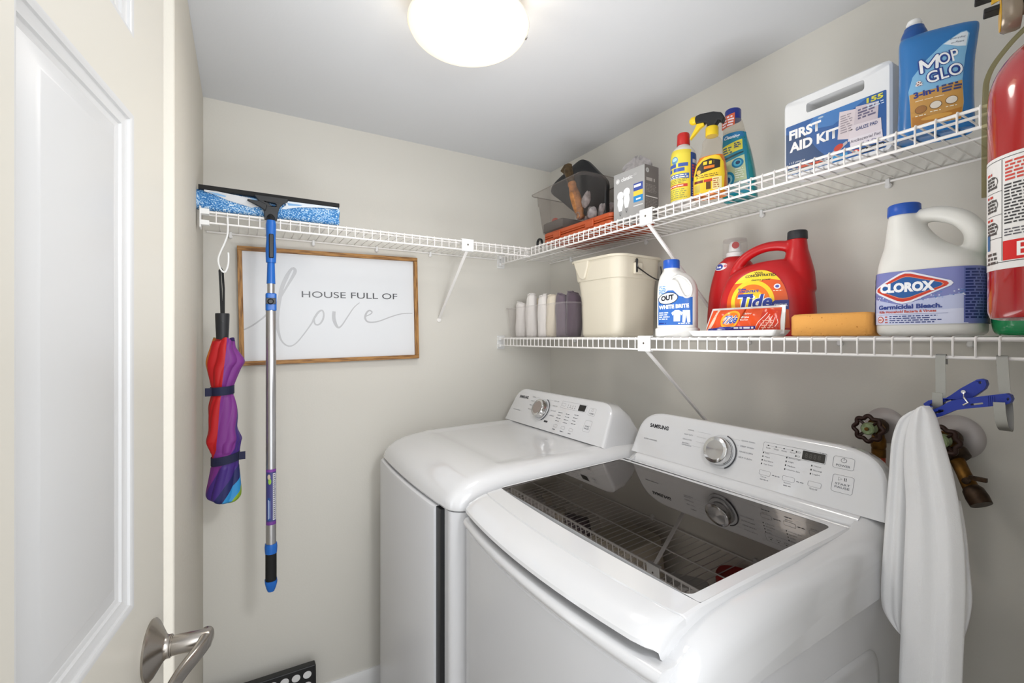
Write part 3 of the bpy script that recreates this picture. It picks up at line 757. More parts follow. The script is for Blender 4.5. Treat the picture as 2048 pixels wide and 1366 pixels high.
def bin_contents():
    z0 = U + .060
    # black tray / lid leaning out of the bin
    t = thing('black_tray', 'large black plastic tray leaning up out of the clear bin', 'tray', (.44, -.150, z0))
    P = []
    for px, py in ((1107, 388), (1108, 374), (1118, 361), (1138, 343), (1157, 326), (1168, 320), (1179, 324), (1196, 341), (1216, 362), (1232, 380), (1236, 400), (1236, 425), (1220, 436), (1185, 437), (1166, 434), (1146, 420), (1126, 403)):
        x, z = at(px, py, -.130); P.append((min(x, .556) - .44, z - z0))
    P = crom(P, 3, True)
    S3 = [[(x, .004, z) for x, z in [(.03 + (x - .03) * .93, .07 + (z - .07) * .93) for x, z in P]], [(x, .010, z) for x, z in P], [(x, .024, z) for x, z in P], [(x, .028, z) for x, z in [(.03 + (x - .03) * .95, .07 + (z - .07) * .95) for x, z in P]]]
    M().rings(S3).build('tray_shell', BLACK, t, smooth=50)
    # wooden handled brush / trowel standing in the near corner
    t = thing('wooden_handle_tool', 'worn wooden tool handle with dark ferrule standing in the clear bin of odds and ends', 'hand tool', (.508, -.218, z0 + .008), 0, tilt=(math.radians(6), math.radians(-15), 0))
    M().lathe([(0, 0), (.012, .001), (.016, .008), (.0125, .016), (.0175, .03), (.0205, .07), (.0195, .10), (.0145, .130), (.0165, .138), (.0145, .146), (0, .147)], 24).build('handle', mat('worn_wood', '#a8703f', .5, var=.45, vscale=40, bump=.3, bscale=90), t, smooth=60)
    M().lathe([(0, .145), (.014, .145), (.0155, .17), (.0175, .195), (.013, .205), (0, .207)], 20).build('ferrule', mat('old_bronze', '#52422c', .4, metal=.5, var=.3, vscale=60), t, smooth=50)
    M().prism([(-.018, .190), (.016, .196), (.018, .215), (-.002, .222), (-.034, .214)], -.010, .010).build('head', mat('old_bronze', '#52422c'), t, bevel=.003)
    M().tube([(.012 * math.cos(a), -.014, .012 + .012 * math.sin(a)) for a in [2 * PI * k / 20 for k in range(20)]], .0012, 6, closed=True).build('hanging_ring', CHROME, t)
    # grey-white ornament and pebbles
    stone = mat('grey_fabric', '#a29c9c', .9, var=.25, vscale=90, bump=.5, bscale=150)
    rnd = random.Random(4)
    def blob(name, label, cat, loc, sz, seed, m_, group=None, rot=(0, 0, 0)):
        rr = random.Random(seed); P = []; n = 14
        ph = [rr.random() * 6 for _ in range(6)]
        for i in range(1, 10):
            f = PI * i / 10; ring = []
            for k in range(n):
                a = 2 * PI * k / n; q = 1 + .13 * math.sin(2 * a + ph[0] + f) + .08 * math.sin(3 * a + ph[1] - 2 * f) + .08 * math.sin(4 * f + ph[2])
                ring.append((sz[0] * q * math.sin(f) * math.cos(a), sz[1] * q * math.sin(f) * math.sin(a), -sz[2] * math.cos(f) * q))
            P.append(ring)
        o = M().rings(P).build(name, m_, smooth=180, sub=1, loc=loc, rot=rot)
        return tag(o, label, cat, group)
    blob('grey_soft_toy', 'crumpled grey speckled glove in the clear bin, largest grey lump', 'glove', (.532, -.215, z0 + .072), (.017, .018, .030), 3, stone, rot=(0, .4, 0))
    for i, (p, s_) in enumerate((((.540, -.195, z0 + .024), (.019, .018, .024)), ((.541, -.150, z0 + .038), (.011, .015, .030)), ((.543, -.110, z0 + .052), (.010, .015, .024)), ((.505, -.190, z0 + .012), (.014, .016, .014)))):
        blob('grey_lump', 'small grey speckled lump piled in the clear bin', 'rag', p, s_, 10 + i, stone, 'grey lumps in the clear bin', (0, .3 * i, 0))
    o = M().rings([[(x, y, z) for x, y in rrect(w_, d_, .008, 4, .34 + cx, -.165)] for z, w_, d_, cx in ((z0 - .004, .12, .12, 0), (z0 + .001, .13, .13, 0), (z0 + .032, .13, .13, 0), (z0 + .036, .12, .12, 0))]).build('grey_box', mat('dull_grey', '#6f6a66', .6), smooth=40)
    tag(o, 'low dark grey box lying in the left end of the clear bin', 'box')
    t = thing('red_disc', 'small coral red round lid standing in the left end of the clear bin', 'lid', (.300, -.185, z0 + .048))
    M().lathe([(0, -.004), (.014, -.004), (.015, 0), (.014, .004), (0, .004)], 28, T=Matrix.Rotation(math.radians(60), 4, 'Z') @ Matrix.Rotation(PI / 2, 4, 'X')).build('lid_disc', mat('coral_red', '#cf5f4d', .45), t)
    # crumpled white-grey bag on top, behind the bulb box
    R = []; rr = random.Random(8)
    for i in range(11):
        f = i / 10; ring = []
        for k in range(22):
            a = 2 * PI * k / 22; q = (1 + .28 * math.sin(5 * a + i * .7) + .15 * math.sin(8 * a - i)) * (.055 * math.sin(PI * min(1, .15 + f * .80)) + .002)
            ring.append((q * math.cos(a) * 1.15, q * math.sin(a) * .7, f * .13 + .006 * math.sin(6 * a)))
        R.append(ring)
    o = M().rings(R).build('crumpled_bag', mat('grey_tissue', '#b8b3b3', .8, var=.18, vscale=50), smooth=60, loc=(.672, -.105, U + .128)); tag(o, 'crumpled grey and white plastic bag poking up behind the light bulb box', 'bag')
bin_contents()
t = thing('black_cable', 'end of a coiled black cable on the upper shelf in the corner', 'cable', (.255, -.235, U))
M().tube([(.018 * math.cos(a), .004 * a / 6, .018 + .018 * math.sin(a)) for a in [k * .35 for k in range(36)]], .0035, 8).build('cable_loop', BLACK, t, loc=(0, 0, .0035))

# ---- light bulb box
def bulb_box():
    t = thing('light_bulb_box', 'grey carton of classic light bulbs with a yellow and blue label', 'box', (.790, -.229, U), math.radians(3))
    w, d, h = .125, .062, .150
    G = '#a5a5a4'
    M().box(-w / 2, w / 2, -d / 2, d / 2, 0, h).build('carton', mat('grey_card', '#a3a2a1', .55), t, bevel=.0008)
    L = Lab(flat(-d / 2), base=.0003)
    L.ell(-.045, .126, .0075, .0075, '#e9e9e9').ring([(-.045 + .0048 * math.cos(a), .126 + .0048 * math.sin(a)) for a in [2 * PI * k / 24 for k in range(24)]], .0009, G, 1)
    L.text('classic', -.030, .121, .046, .0125, '#eeeeee', bold=.02, shear=.0).text('LED', .020, .127, .012, .006, '#c9c9c9')
    for cx, cz in ((-.034, .078), (-.008, .084)):
        P = [(cx + .0135 * math.cos(a), cz + .0135 * math.sin(a)) for a in [math.radians(-50 + 280 * k / 24) for k in range(25)]]
        P += [(cx - .0105, cz - .012), (cx - .0125, cz - .026), (cx - .006, cz - .048), (cx + .006, cz - .048), (cx + .0125, cz - .026), (cx + .0105, cz - .012)]
        L.poly(P, '#ececec'); L.rect(cx - .0055, cz - .059, cx + .0055, cz - .048, '#8f8f8f', 1); L.rect(cx - .002, cz - .063, cx + .002, cz - .059, '#5f5f5f', 1)
    L.rect(.020, .078, .056, .101, '#3c4f9a').bars(.022, .086, .058, .097, 1, '#e8e8f0', 1, 24, .7).rect(.020, .063, .056, .078, '#e3c94c').rect(.020, .044, .056, .063, '#2f86c4').bars(.030, .048, .050, .057, 1, '#ffffff', 1, 25, .5)
    L.rect(.020, .032, .056, .035, '#dddddd')
    L.build('front_print', t)
    S = lambda u, v, h: (w / 2 + h, u, v)
    L = Lab(S, base=.0003); L.rect(-d / 2, 0, d / 2, h, '#6d6765').ell(-.019, .134, .0075, .0075, '#a5a5a4', 1).ring([(-.019 + .0048 * math.cos(a), .134 + .0048 * math.sin(a)) for a in [2 * PI * k / 24 for k in range(24)]], .0009, '#e5e5e5', 2)
    L.bars(-.024, .100, .022, .112, 1, '#a9a3a0', 1, 5, .8).bars(-.026, .068, .026, .094, 6, '#8f8986', 1, 6).rect(-.026, .055, .026, .058, '#e4e0de', 1).bars(-.026, .018, .026, .052, 8, '#948e8b', 1, 7)
    L.build('side_print', t)
bulb_box()

# ---- yellow can with red cap
def yellow_can():
    t = thing('stain_remover_bottle', 'yellow and blue cleaner bottle with a red cap, left of the trigger sprayer', 'cleaner bottle', (.983, -.243, U), math.radians(30))
    lf = Loft([(0, .0300, .0300, 0, 0, 2.2), (.003, .0325, .0325, 0, 0, 2.2), (.06, .0325, .0325, 0, 0, 2.2), (.120, .0325, .0325, 0, 0, 2.2), (.138, .0305, .0305, 0, 0, 2.1), (.149, .024, .024, 0, 0, 2), (.156, .0165, .0165, 0, 0, 2), (.162, .0150, .0150, 0, 0, 2)], 4)
    lf.mesh().build('bottle_body', mat('white_bottle_plastic', '#dddcd8', .3), t, smooth=60)
    M().lathe([(0, .158), (.0165, .158), (.0170, .160), (.0160, .188), (.0145, .191), (0, .1915)], 32).build('cap', mat('red_cap', '#c02320', .35), t, smooth=40)
    f = wrap(lf); c0 = .104
    L = Lab(f, .004, .02, .0005)
    L.rect(-.104, .004, .104, .128, '#e2cf45').poly([(-.045, .128), (.026, .128), (.026, .138), (-.03, .142)], '#e2cf45').rect(.024, .004, .068, .130, '#2c4a8f', 1)
    L.ell(-.018, .112, .010, .010, '#5f8fae', 1).ell(-.018, .114, .007, .005, '#a9cfd8', 2)
    L.bars(-.040, .077, .020, .102, 2, '#3e58a5', 2, 21, .75)
    L.poly([(-.042, .064), (.020, .060), (.020, .074), (-.042, .074)], '#4766a8', 1).bars(-.040, .062, .018, .073, 2, '#e9e6d0', 2, 3)
    L.bars(-.042, .048, .018, .060, 3, '#8b8440', 1, 4).rect(-.044, .038, .016, .046, '#c23a2d', 1).bars(-.042, .039, .014, .045, 1, '#f0dcc0', 2, 5)
    L.bars(-.042, .008, .020, .035, 5, '#9f9a52', 1, 6)
    L.rect(.030, .102, .062, .112, '#c9c6cf', 2).bars(.028, .060, .064, .098, 5, '#b04a5a', 2, 7, .7).rect(.030, .040, .062, .052, '#a8b3d4', 2).bars(.028, .012, .064, .038, 4, '#c0c6dd', 2, 8)
    L.build('label', t)
yellow_can()

# ---- trigger spray bottle
def trigger_bottle():
    t = thing('trigger_spray_bottle', 'clear amber spray bottle with a yellow and black trigger head', 'spray bottle', (1.062, -.235, U), math.radians(22)); t.scale = (.96,) * 3
    lf = Loft([(0, .040, .023, 0, 0, 3), (.004, .043, .026, 0, 0, 3), (.05, .0425, .026, 0, 0, 3), (.085, .038, .024, .001, 0, 2.8), (.105, .0315, .022, .003, 0, 2.5), (.125, .0265, .020, .004, 0, 2.2), (.150, .0235, .018, .004, 0, 2), (.160, .0150, .0150, .004, 0, 2), (.172, .0135, .0135, .004, 0, 2)], 4)
    lf.mesh().build('bottle_body', mat('amber_liquid', '#d8761f', .12, coat=.5), t, smooth=60) if False else None
    low = [s for s in lf.st if s[0] <= .107]; hi = [s for s in lf.st if s[0] >= .104]
    M().rings([[(x, y, z) for x, y in sell(a, b, n, 40, dx, dy)] for z, a, b, dx, dy, n in low]).build('liquid', mat('amber_liquid', '#d9781e', .12, coat=.5), t, smooth=60)
    M().rings([[(x, y, z) for x, y in sell(a, b, n, 40, dx, dy)] for z, a, b, dx, dy, n in hi]).build('bottle_neck', CLEARN, t, smooth=60)
    Y = mat('trigger_yellow', '#ecc821', .3)
    M().lathe([(0, .163), (.0165, .163), (.0165, .185), (.0140, .188), (0, .188)], 28, T=Matrix.Translation((.004, 0, 0))).build('collar', Y, t, smooth=40)
    h = M().prism([(.022, .199), (.032, .190), (.038, .203), (.030, .218), (.010, .226), (-.024, .229), (-.036, .227), (-.040, .218), (-.036, .205), (-.018, .204), (-.008, .198), (-.006, .187), (.014, .187)], -.011, .011).build('spray_head', BLACK, t, bevel=.004, bseg=3)
    M().lathe([(0, 0), (.0095, 0), (.011, .003), (.011, .012), (.006, .018), (0, .018)], 24, T=Matrix.Translation((-.036, 0, .218)) @ Matrix.Rotation(-PI / 2, 4, 'Y')).build('nozzle', Y, h, smooth=40)
    M().prism([(-.016, .206), (-.034, .206), (-.042, .190), (-.054, .170), (-.0525, .167), (-.040, .178), (-.026, .192), (-.015, .198)], -.006, .006).build('trigger', Y, h, bevel=.0015)
    M().box(-.010, -.0, -.008, .008, .188, .201).build('pump', mat('smoky_chrome_face', '#a59a95'), h, bevel=.002)
    L = Lab(lf.front, .004, .01, .0006)
    L.poly([(-.038, .006), (.038, .006), (.040, .05), (.037, .083), (.028, .100), (.018, .104), (-.010, .102), (-.030, .088), (-.040, .06)], '#e9c62a')
    L.poly([(-.034, .055), (-.028, .078), (-.014, .092), (.006, .096), (.030, .088), (.030, .068), (-.004, .062)], '#241b14', 1).ell(-.024, .064, .006, .006, '#d8a83a', 2)
    L.bars(-.012, .078, .024, .089, 1, '#e9c62a', 2, 22, .8).bars(-.010, .067, .028, .077, 1, '#d9751f', 2, 23, .75)
    L.bars(-.030, .046, .030, .056, 2, '#8a6a1c', 1, 3).rect(-.036, .034, -.012, .041, '#6f2316', 1).rect(-.010, .034, .012, .041, '#c4391f', 1)
    L.rect(-.036, .010, -.020, .030, '#c9b24a', 1).rect(-.004, .014, .008, .034, '#5c3a1a', 1).rect(.012, .012, .034, .044, '#eee1a0', 1).bars(.014, .014, .032, .042, 5, '#b5763c', 2, 6)
    L.build('label', t)
trigger_bottle()

# ---- teal gel bottle
def teal_bottle():
    t = thing('teal_gel_bottle', 'teal cleaner bottle with a dark blue cap and yellow washing label', 'cleaner bottle', (1.086, -.150, U), math.radians(16)); t.scale = (.97,) * 3
    lf = Loft([(0, .040, .022, .002, 0, 3), (.004, .0435, .025, .002, 0, 3), (.06, .042, .025, -.001, 0, 3), (.12, .037, .024, -.006, 0, 2.8), (.165, .031, .023, -.011, 0, 2.5), (.190, .0275, .022, -.014, 0, 2.3), (.212, .0245, .021, -.016, 0, 2.1), (.220, .020, .019, -.016, 0, 2)], 4)
    low = [s for s in lf.st if s[0] <= .182]; hi = [s for s in lf.st if s[0] >= .180]
    M().rings([[(x, y, z) for x, y in sell(a, b, n, 40, dx, dy)] for z, a, b, dx, dy, n in low]).build('gel', mat('teal_gel', '#13838a', .15, coat=.4), t, smooth=60)
    M().rings([[(x, y, z) for x, y in sell(a, b, n, 40, dx, dy)] for z, a, b, dx, dy, n in hi]).build('bottle_neck', CLEARN, t, smooth=60)
    M().lathe([(0, .219), (.0205, .219), (.0205, .245), (.0185, .248), (0, .2485)], 32, T=Matrix.Translation((-.016, 0, 0))).build('cap', mat('navy_cap', '#1e2f86', .3), t, smooth=40)
    L = Lab(lf.front, .004, .012, .0006)
    L.poly([(-.036, .010), (.036, .010), (.020, .176), (-.038, .176)], '#1c7d97')
    L.poly([(-.038, .164), (.020, .164), (.019, .178), (-.036, .178)], '#2a78ac', 1).text('Cleaning', -.034, .160, .040, .012, '#eef4f8', 2, bold=.02, shear=.3)
    L.poly([(-.038, .118), (.016, .128), (.014, .156), (-.038, .144)], '#d9cf45', 1).bars(-.036, .122, -.010, .142, 3, '#3f5a6c', 2, 3, .6).rect(-.006, .132, .013, .150, '#c9be3e', 2).bars(-.005, .134, .012, .149, 3, '#2c3f6c', 3, 4, .6)
    L.poly([(-.038, .104), (.018, .118), (.018, .122), (-.038, .110)], '#143b46', 1)
    L.poly([(-.036, .012), (.030, .018), (.020, .112), (-.037, .098)], '#b9c9a0', 1).poly([(-.036, .012), (.030, .018), (.028, .045), (-.036, .040)], '#8fa9a8', 2)
    L.ell(.004, .092, .015, .013, '#1a77a4', 2).ell(.004, .092, .010, .009, '#53b7d4', 3).ell(.005, .093, .006, .005, '#243f63', 4)
    L.ell(-.020, .052, .017, .021, '#2387ab', 3).ell(-.020, .052, .011, .014, '#8ed0da', 4).ell(-.020, .050, .006, .008, '#235a92', 5).bars(-.002, .050, .022, .080, 5, '#eef3ee', 3, 6, .3)
    L.build('label', t)
    S = lambda u, v, h: lf.front(u, v, h + .0012)
    L = Lab(lambda u, v, h: (u, lf.front(max(-.036, min(.004, u)), min(v, .205), h)[1] - .0008, v), .004, .01, .0012)
    L.poly([(-.040, .194), (-.004, .199), (-.004, .232), (-.040, .226)], '#cf5b35').bars(-.038, .198, -.006, .227, 4, '#f0e2ec', 1, 9, .55).build('price_sticker', t)
teal_bottle()

# ---- first aid kit
def first_aid():
    t = thing('first_aid_kit', 'white first aid kit case with a built-in handle, on the upper shelf', 'first aid kit', (1.336, -.170, U), 0)
    w, d, h = .208, .062, .176
    K = mat('white_case_plastic', '#e4e5e6', .38)
    out = rrect(.208, .176, .012, 5, 0, .088)
    slot = rrect(.112, .022, .005, 4, .002, .145)
    # shell with a handle slot: bridge between outline and slot on both faces
    n = 128
    def resample(P, n):
        P = P + [P[0]]; cum = [0]
        for a, b in zip(P, P[1:]): cum.append(cum[-1] + math.dist(a, b))
        o = []
        for k in range(n):
            s = cum[-1] * k / n; i = max(j for j in range(len(cum) - 1) if cum[j] <= s + 1e-12); q = (s - cum[i]) / max(1e-9, cum[i + 1] - cum[i])
            o.append((P[i][0] + (P[i + 1][0] - P[i][0]) * q, P[i][1] + (P[i + 1][1] - P[i][1]) * q))
        return o
    def ang(P, c):
        A = [math.atan2(p[1] - c[1], p[0] - c[0]) for p in P]; return A
    c = (.002, .145)
    O = []; I = []
    for k in range(n):
        a = 2 * PI * k / n; dx, dy = math.cos(a), math.sin(a)
        def cast(P):
            best = None
            for i in range(len(P)):
                x1, y1 = P[i][0] - c[0], P[i][1] - c[1]; x2, y2 = P[(i + 1) % len(P)][0] - c[0], P[(i + 1) % len(P)][1] - c[1]
                den = dx * (y2 - y1) - dy * (x2 - x1)
                if abs(den) < 1e-12: continue
                tt = (x1 * (y2 - y1) - y1 * (x2 - x1)) / den; uu = (x1 * dy - y1 * dx) / den
                if tt > 0 and -1e-9 <= uu <= 1 + 1e-9 and (best is None or tt < best): best = tt
            return (c[0] + dx * best, c[1] + dy * best)
        O.append(cast(out)); I.append(cast(slot))
    def sc(P, o): return [(x * (1 - o / .11), .09 + (z - .09) * (1 - o / .09)) for x, z in P]
    ring = [[(x, -d / 2, z) for x, z in I], [(x, -d / 2, z) for x, z in sc(O, .004)], [(x, -d / 2 + .004, z) for x, z in O], [(x, d / 2 - .004, z) for x, z in O], [(x, d / 2, z) for x, z in sc(O, .004)], [(x, d / 2, z) for x, z in I]]
    M().rings(ring, closed=True).build('case', K, t, smooth=40)
    M().rings([[(x, y, z) for x, z in O] for y in (-.0012, .0012)], cap0=False, cap1=False).build('seam', mat('seam_grey', '#b5b6b8', .5), t) if False else None
    for sx in (-.08, .08): M().box(sx - .012, sx + .012, d / 2 - .004, d / 2 + .004, .11, .14).build('latch', K, t, bevel=.002)
    L = Lab(lambda u, v, hh: (u * .945, -d / 2 - hh, v * .855), base=.0004)
    x0, x1, z0, z1 = -.104, .101, .006, .138
    L.rect(x0, z0, x1, z1, '#245a9c', 0, .003).poly([(x0, z0 + .004), (.0, z0 + .004), (-.03, .05), (-.06, .100), (x0, .118)], '#16406f', 1).poly([(-.04, z1), (x1 - .03, z1), (.0, .10), (-.06, .112)], '#3f78b8', 1)
    L.text('FIRST', x0 + .008, .099, .072, .026, '#f2f2f2', 3, bold=.045).text('AID KIT', x0 + .009, .066, .107, .026, '#f2f2f2', 3, bold=.045)
    L.ell(-.025, .131, .006, .0025, '#a9bdd0', 3)
    L.poly([(.010, .060), (.046, .048), (.052, .118), (.014, .126)], '#d8ccd0', 2).poly([(.040, .060), (.085, .055), (.088, .118), (.046, .124)], '#cbbfc6', 3).poly([(.030, .046), (.094, .040), (.092, .078), (.038, .082)], '#dcd2d8', 4).poly([(.036, .026), (.096, .022), (.094, .050), (.034, .052)], '#e2dbe2', 5)
    L.bars(.016, .070, .040, .116, 8, '#9a8f98', 4, 3, .4).bars(.050, .090, .084, .116, 4, '#6a6480', 5, 4, .6).text('GAUZE PAD', .046, .066, .040, .008, '#34447a', 6, bold=.02).text('Antibacterial Pad', .036, .040, .055, .007, '#5a5466', 7).text('1.2 Dry', .058, .026, .034, .009, '#5a5080', 7, shear=.2)
    L.poly([(-.020, .022), (.028, .050), (.030, .044), (-.006, .016)], '#b5b0b8', 3).ell(.012, .040, .010, .007, '#c23a26', 4, rot=.5)
    L.text('155', .066, .122, .030, .012, '#d7d04a', 4, bold=.04).bars(.066, .108, .098, .119, 2, '#cfe0f0', 4, 8, .4)
    L.text('115 pieces', x0 + .008, .034, .036, .006, '#eef0f4', 3, shear=.2).bars(x0 + .008, .024, -.03, .031, 1, '#dfe6ee', 3, 5)
    L.rect(x0 + .002, .0075, .0, .020, '#c9cfd0', 3).poly([(x0 + .03, .014), (-.02, .016), (-.02, .022), (x0 + .03, .024)], '#c24a2a', 4).bars(x0 + .006, .0085, .0, .018, 1, '#26282c', 5, 27, .7)
    L.rect(.0, .008, .030, .022, '#2f8cc0', 3).ell(.046, .016, .007, .006, '#d65040', 6).ell(.046, .016, .004, .0035, '#e8e2da', 7).rect(.054, .008, .098, .020, '#26282c', 6, .004).bars(.058, .010, .098, .018, 1, '#e8e6e0', 7, 28, .6)
    L.build('label', t)
first_aid()

# ---- floor polish bottle
def polish():
    t = thing('floor_polish_bottle', 'large blue floor cleaner bottle with a sky and wood label beside the first aid kit', 'cleaner bottle', (1.503, -.197, U), math.radians(22)); t.scale = (.94, 1, .81)
    B = mat('blue_bottle_plastic', '#1f6fb2', .25, coat=.3)
    lf = Loft([(0, .052, .028, .0, 0, 3.2), (.004, .056, .032, .0, 0, 3.2), (.07, .0545, .032, .0, 0, 3), (.14, .0545, .032, .001, 0, 2.8), (.19, .0565, .030, .003, 0, 2.8), (.215, .0575, .027, .004, 0, 3), (.228, .0565, .021, .005, 0, 3), (.232, .052, .013, .006, 0, 3)], 4)
    def sk(z, x): return z * 1.0
    R = []
    for z, a, b, dx, dy, n in lf.st:
        k = max(0, (z - .15) / .082)
        R.append([(x, y, z - k * .004 * (x / .056)) for x, y in sell(a, b, n, 48, dx, dy)])
    M().rings(R).build('bottle_body', B, t, smooth=60)
    cx = -.030
    M().lathe([(0, .212), (.0205, .212), (.0205, .240), (.0185, .247), (.0165, .252), (.0155, .257), (0, .257)], 32, T=Matrix.Translation((cx, 0, 0))).build('collar', mat('deep_blue_cap', '#1a4f94', .3), t, smooth=40)
    M().lathe([(0, .256), (.0115, .256), (.0110, .263), (.0125, .267), (.0105, .273), (0, .274)], 20, T=Matrix.Translation((cx, 0, 0))).build('nozzle', PLW, t, smooth=40)
    for i, (z, w_) in enumerate(((.196, .040), (.190, .034), (.183, .026))):
        pass
    L = Lab(lf.front, .004, .012, .0006)
    P = [(-.036, .014), (.034, .014), (.038, .05), (.036, .10), (.040, .150), (.046, .196), (.042, .203), (.034, .202), (.010, .186), (-.014, .160), (-.034, .130), (-.040, .10), (-.037, .06)]
    L.poly(P, '#7fb6dc')
    L.poly([(-.036, .015), (.034, .015), (.0375, .05), (.0355, .098), (.0, .092), (-.0385, .092), (-.037, .05)], '#c8964e', 1)
    L.poly([(-.034, .016), (.033, .016), (.035, .040), (.0, .034), (-.035, .040)], '#b97c30', 2).ell(0, .030, .022, .005, '#d9a24a', 3)
    L.poly([(.010, .184), (.034, .200), (.042, .201), (.044, .196), (.041, .170), (.030, .172)], '#dfe9f2', 1).text('Everyday', .019, .188, .021, .005, '#3b4a66', 2, shear=.2).text('on Floors', .020, .180, .018, .004, '#3b4a66', 2, shear=.2)
    for off, col, ly in ((.0, '#24418c', 3), ):
        L.text('OP', .0035, .1368, .030, .029, col, ly, bold=.10, rot=.14).text('GLO', -.0135, .1035, .053, .029, col, ly, bold=.10, rot=.12)
    L.text('OP', .0045, .1382, .028, .0262, '#f1f3f6', 4, bold=.01, rot=.14)
    mq = [(-.0205, .1335), (-.0225, .1600), (-.0115, .1420), (.0010, .1632), (.0008, .1368)]
    for wd_, col, ly in ((.0085, '#24418c', 3), (.0046, '#f1f3f6', 4)):
        for k_, (a_, b_) in enumerate(zip(mq, mq[1:])): L.stroke([a_, b_], wd_, col, ly + .1 * k_)
        for a_ in mq: L.ell(a_[0], a_[1], wd_ / 2, wd_ / 2, col, ly + .45, 14)
    L.text('GLO', -.012, .105, .050, .026, '#f1f3f6', 4, bold=.01, rot=.12)
    L.text('&', -.030, .106, .011, .011, '#8d5a54', 4, bold=.08).text('&', -.030, .106, .011, .011, '#f1e8e6', 5)
    L.text('3-in-1', -.032, .080, .036, .014, '#2a3a8a', 3, bold=.04, rot=.08)
    L.bars(.008, .0775, .036, .096, 3, '#3d4878', 3, 26, .65, rot=.05)
    L.bars(-.030, .071, .020, .076, 1, '#f2e4c8', 3, 5, .3)
    for cxx, col in ((-.022, '#a5713a'), (-.001, '#e6ded2'), (.021, '#e6ded2')):
        L.ell(cxx, .056 + cxx * .15, .0088, .0088, '#7d5a34', 3).ell(cxx, .056 + cxx * .15, .0078, .0078, col, 4); L.bars(cxx - .008, .041 + cxx * .15, cxx + .008, .045 + cxx * .15, 1, '#f4ead2', 3, 4, .5)
    L.bars(.010, .016, .032, .024, 2, '#e9d6a8', 4, 7)
    L.build('label', t)
    for k, (z0, w0) in enumerate(((.178, .050), (.187, .044), (.197, .034))):
        pass
polish()

# ================================================================ lower shelf
bin_('clear_towel_bin', 'clear plastic bin of rolled washcloths on the lower shelf, left of the bucket', (.262, -.195, W_), .455, .140, .128, .010, CLEAR, steps=False, rim=.005)
def cloth_roll(label, loc, r, h, m, seed, group=None, fold=True):
    rr = random.Random(seed); R = []; n = 30; p1, p2 = rr.random() * 6, rr.random() * 6
    for i in range(13):
        f = i / 12; q = r * (.86 + .14 * math.sin(PI * min(1, .15 + f * .9))) * (1 if f < .93 else .80)
        ring = []
        for k in range(n):
            a = 2 * PI * k / n; w_ = 1 + .05 * math.sin(3 * a + p1 + f * 2) + .035 * math.sin(7 * a + p2 - f * 5) + .03 * math.sin(11 * f + p1)
            ring.append((q * w_ * math.cos(a) + .003 * math.sin(f * 4 + p1), q * w_ * math.sin(a) * .95, h * f + (.006 * math.cos(a * 1 + p2) if f > .8 else 0)))
        R.append(ring)
    t = thing('rolled_washcloth', label, 'washcloth', loc, 0, group)
    M().rings(R).build('cloth_roll', m, t, smooth=180)
    sp = [(r * .80 * (k / 40) * math.cos(k * .45), r * .75 * (k / 40) * math.sin(k * .45), h + .0005 + .005 * math.cos(k * .45 + p2)) for k in range(2, 41)]
    M().tube(sp, .0022, 6).build('rolled_edge', m, t)
    return t
TW = mat('white_terry', '#e6e2de', .95, sheen=.3, bump=.6, bscale=500); TC = mat('cream_terry', '#dcd2bf', .95, sheen=.3, bump=.6, bscale=500)
TG = mat('mauve_terry', '#6c606a', .95, sheen=.3, bump=.6, bscale=500); TGD = mat('plum_terry', '#574a54', .95, sheen=.3, bump=.6, bscale=500)
for px, y, h, r, m, lb in ((1044, -.215, .150, .030, TW, 'white rolled washcloth at the left end of the clear bin, shortest of the white ones'),
                           (1064, -.222, .178, .026, TW, 'white rolled washcloth standing tallest in the clear bin'),
                           (1079, -.160, .163, .022, TC, 'cream rolled washcloth at the back, between two white rolls'),
                           (1087, -.225, .170, .024, TW, 'white rolled washcloth next to the cream roll, right of the tallest one'),
                           (1105, -.215, .162, .027, TC, 'cream rolled washcloth next to the mauve roll in the clear bin'),
                           (1125, -.215, .163, .027, TG, 'mauve grey rolled washcloth, lighter of the two purple ones'),
                           (1147, -.200, .168, .031, TGD, 'dark plum rolled washcloth next to the bucket')):
    cloth_roll(lb, (hitx(px, y), y, W_ + .0015), r, h, m, px)

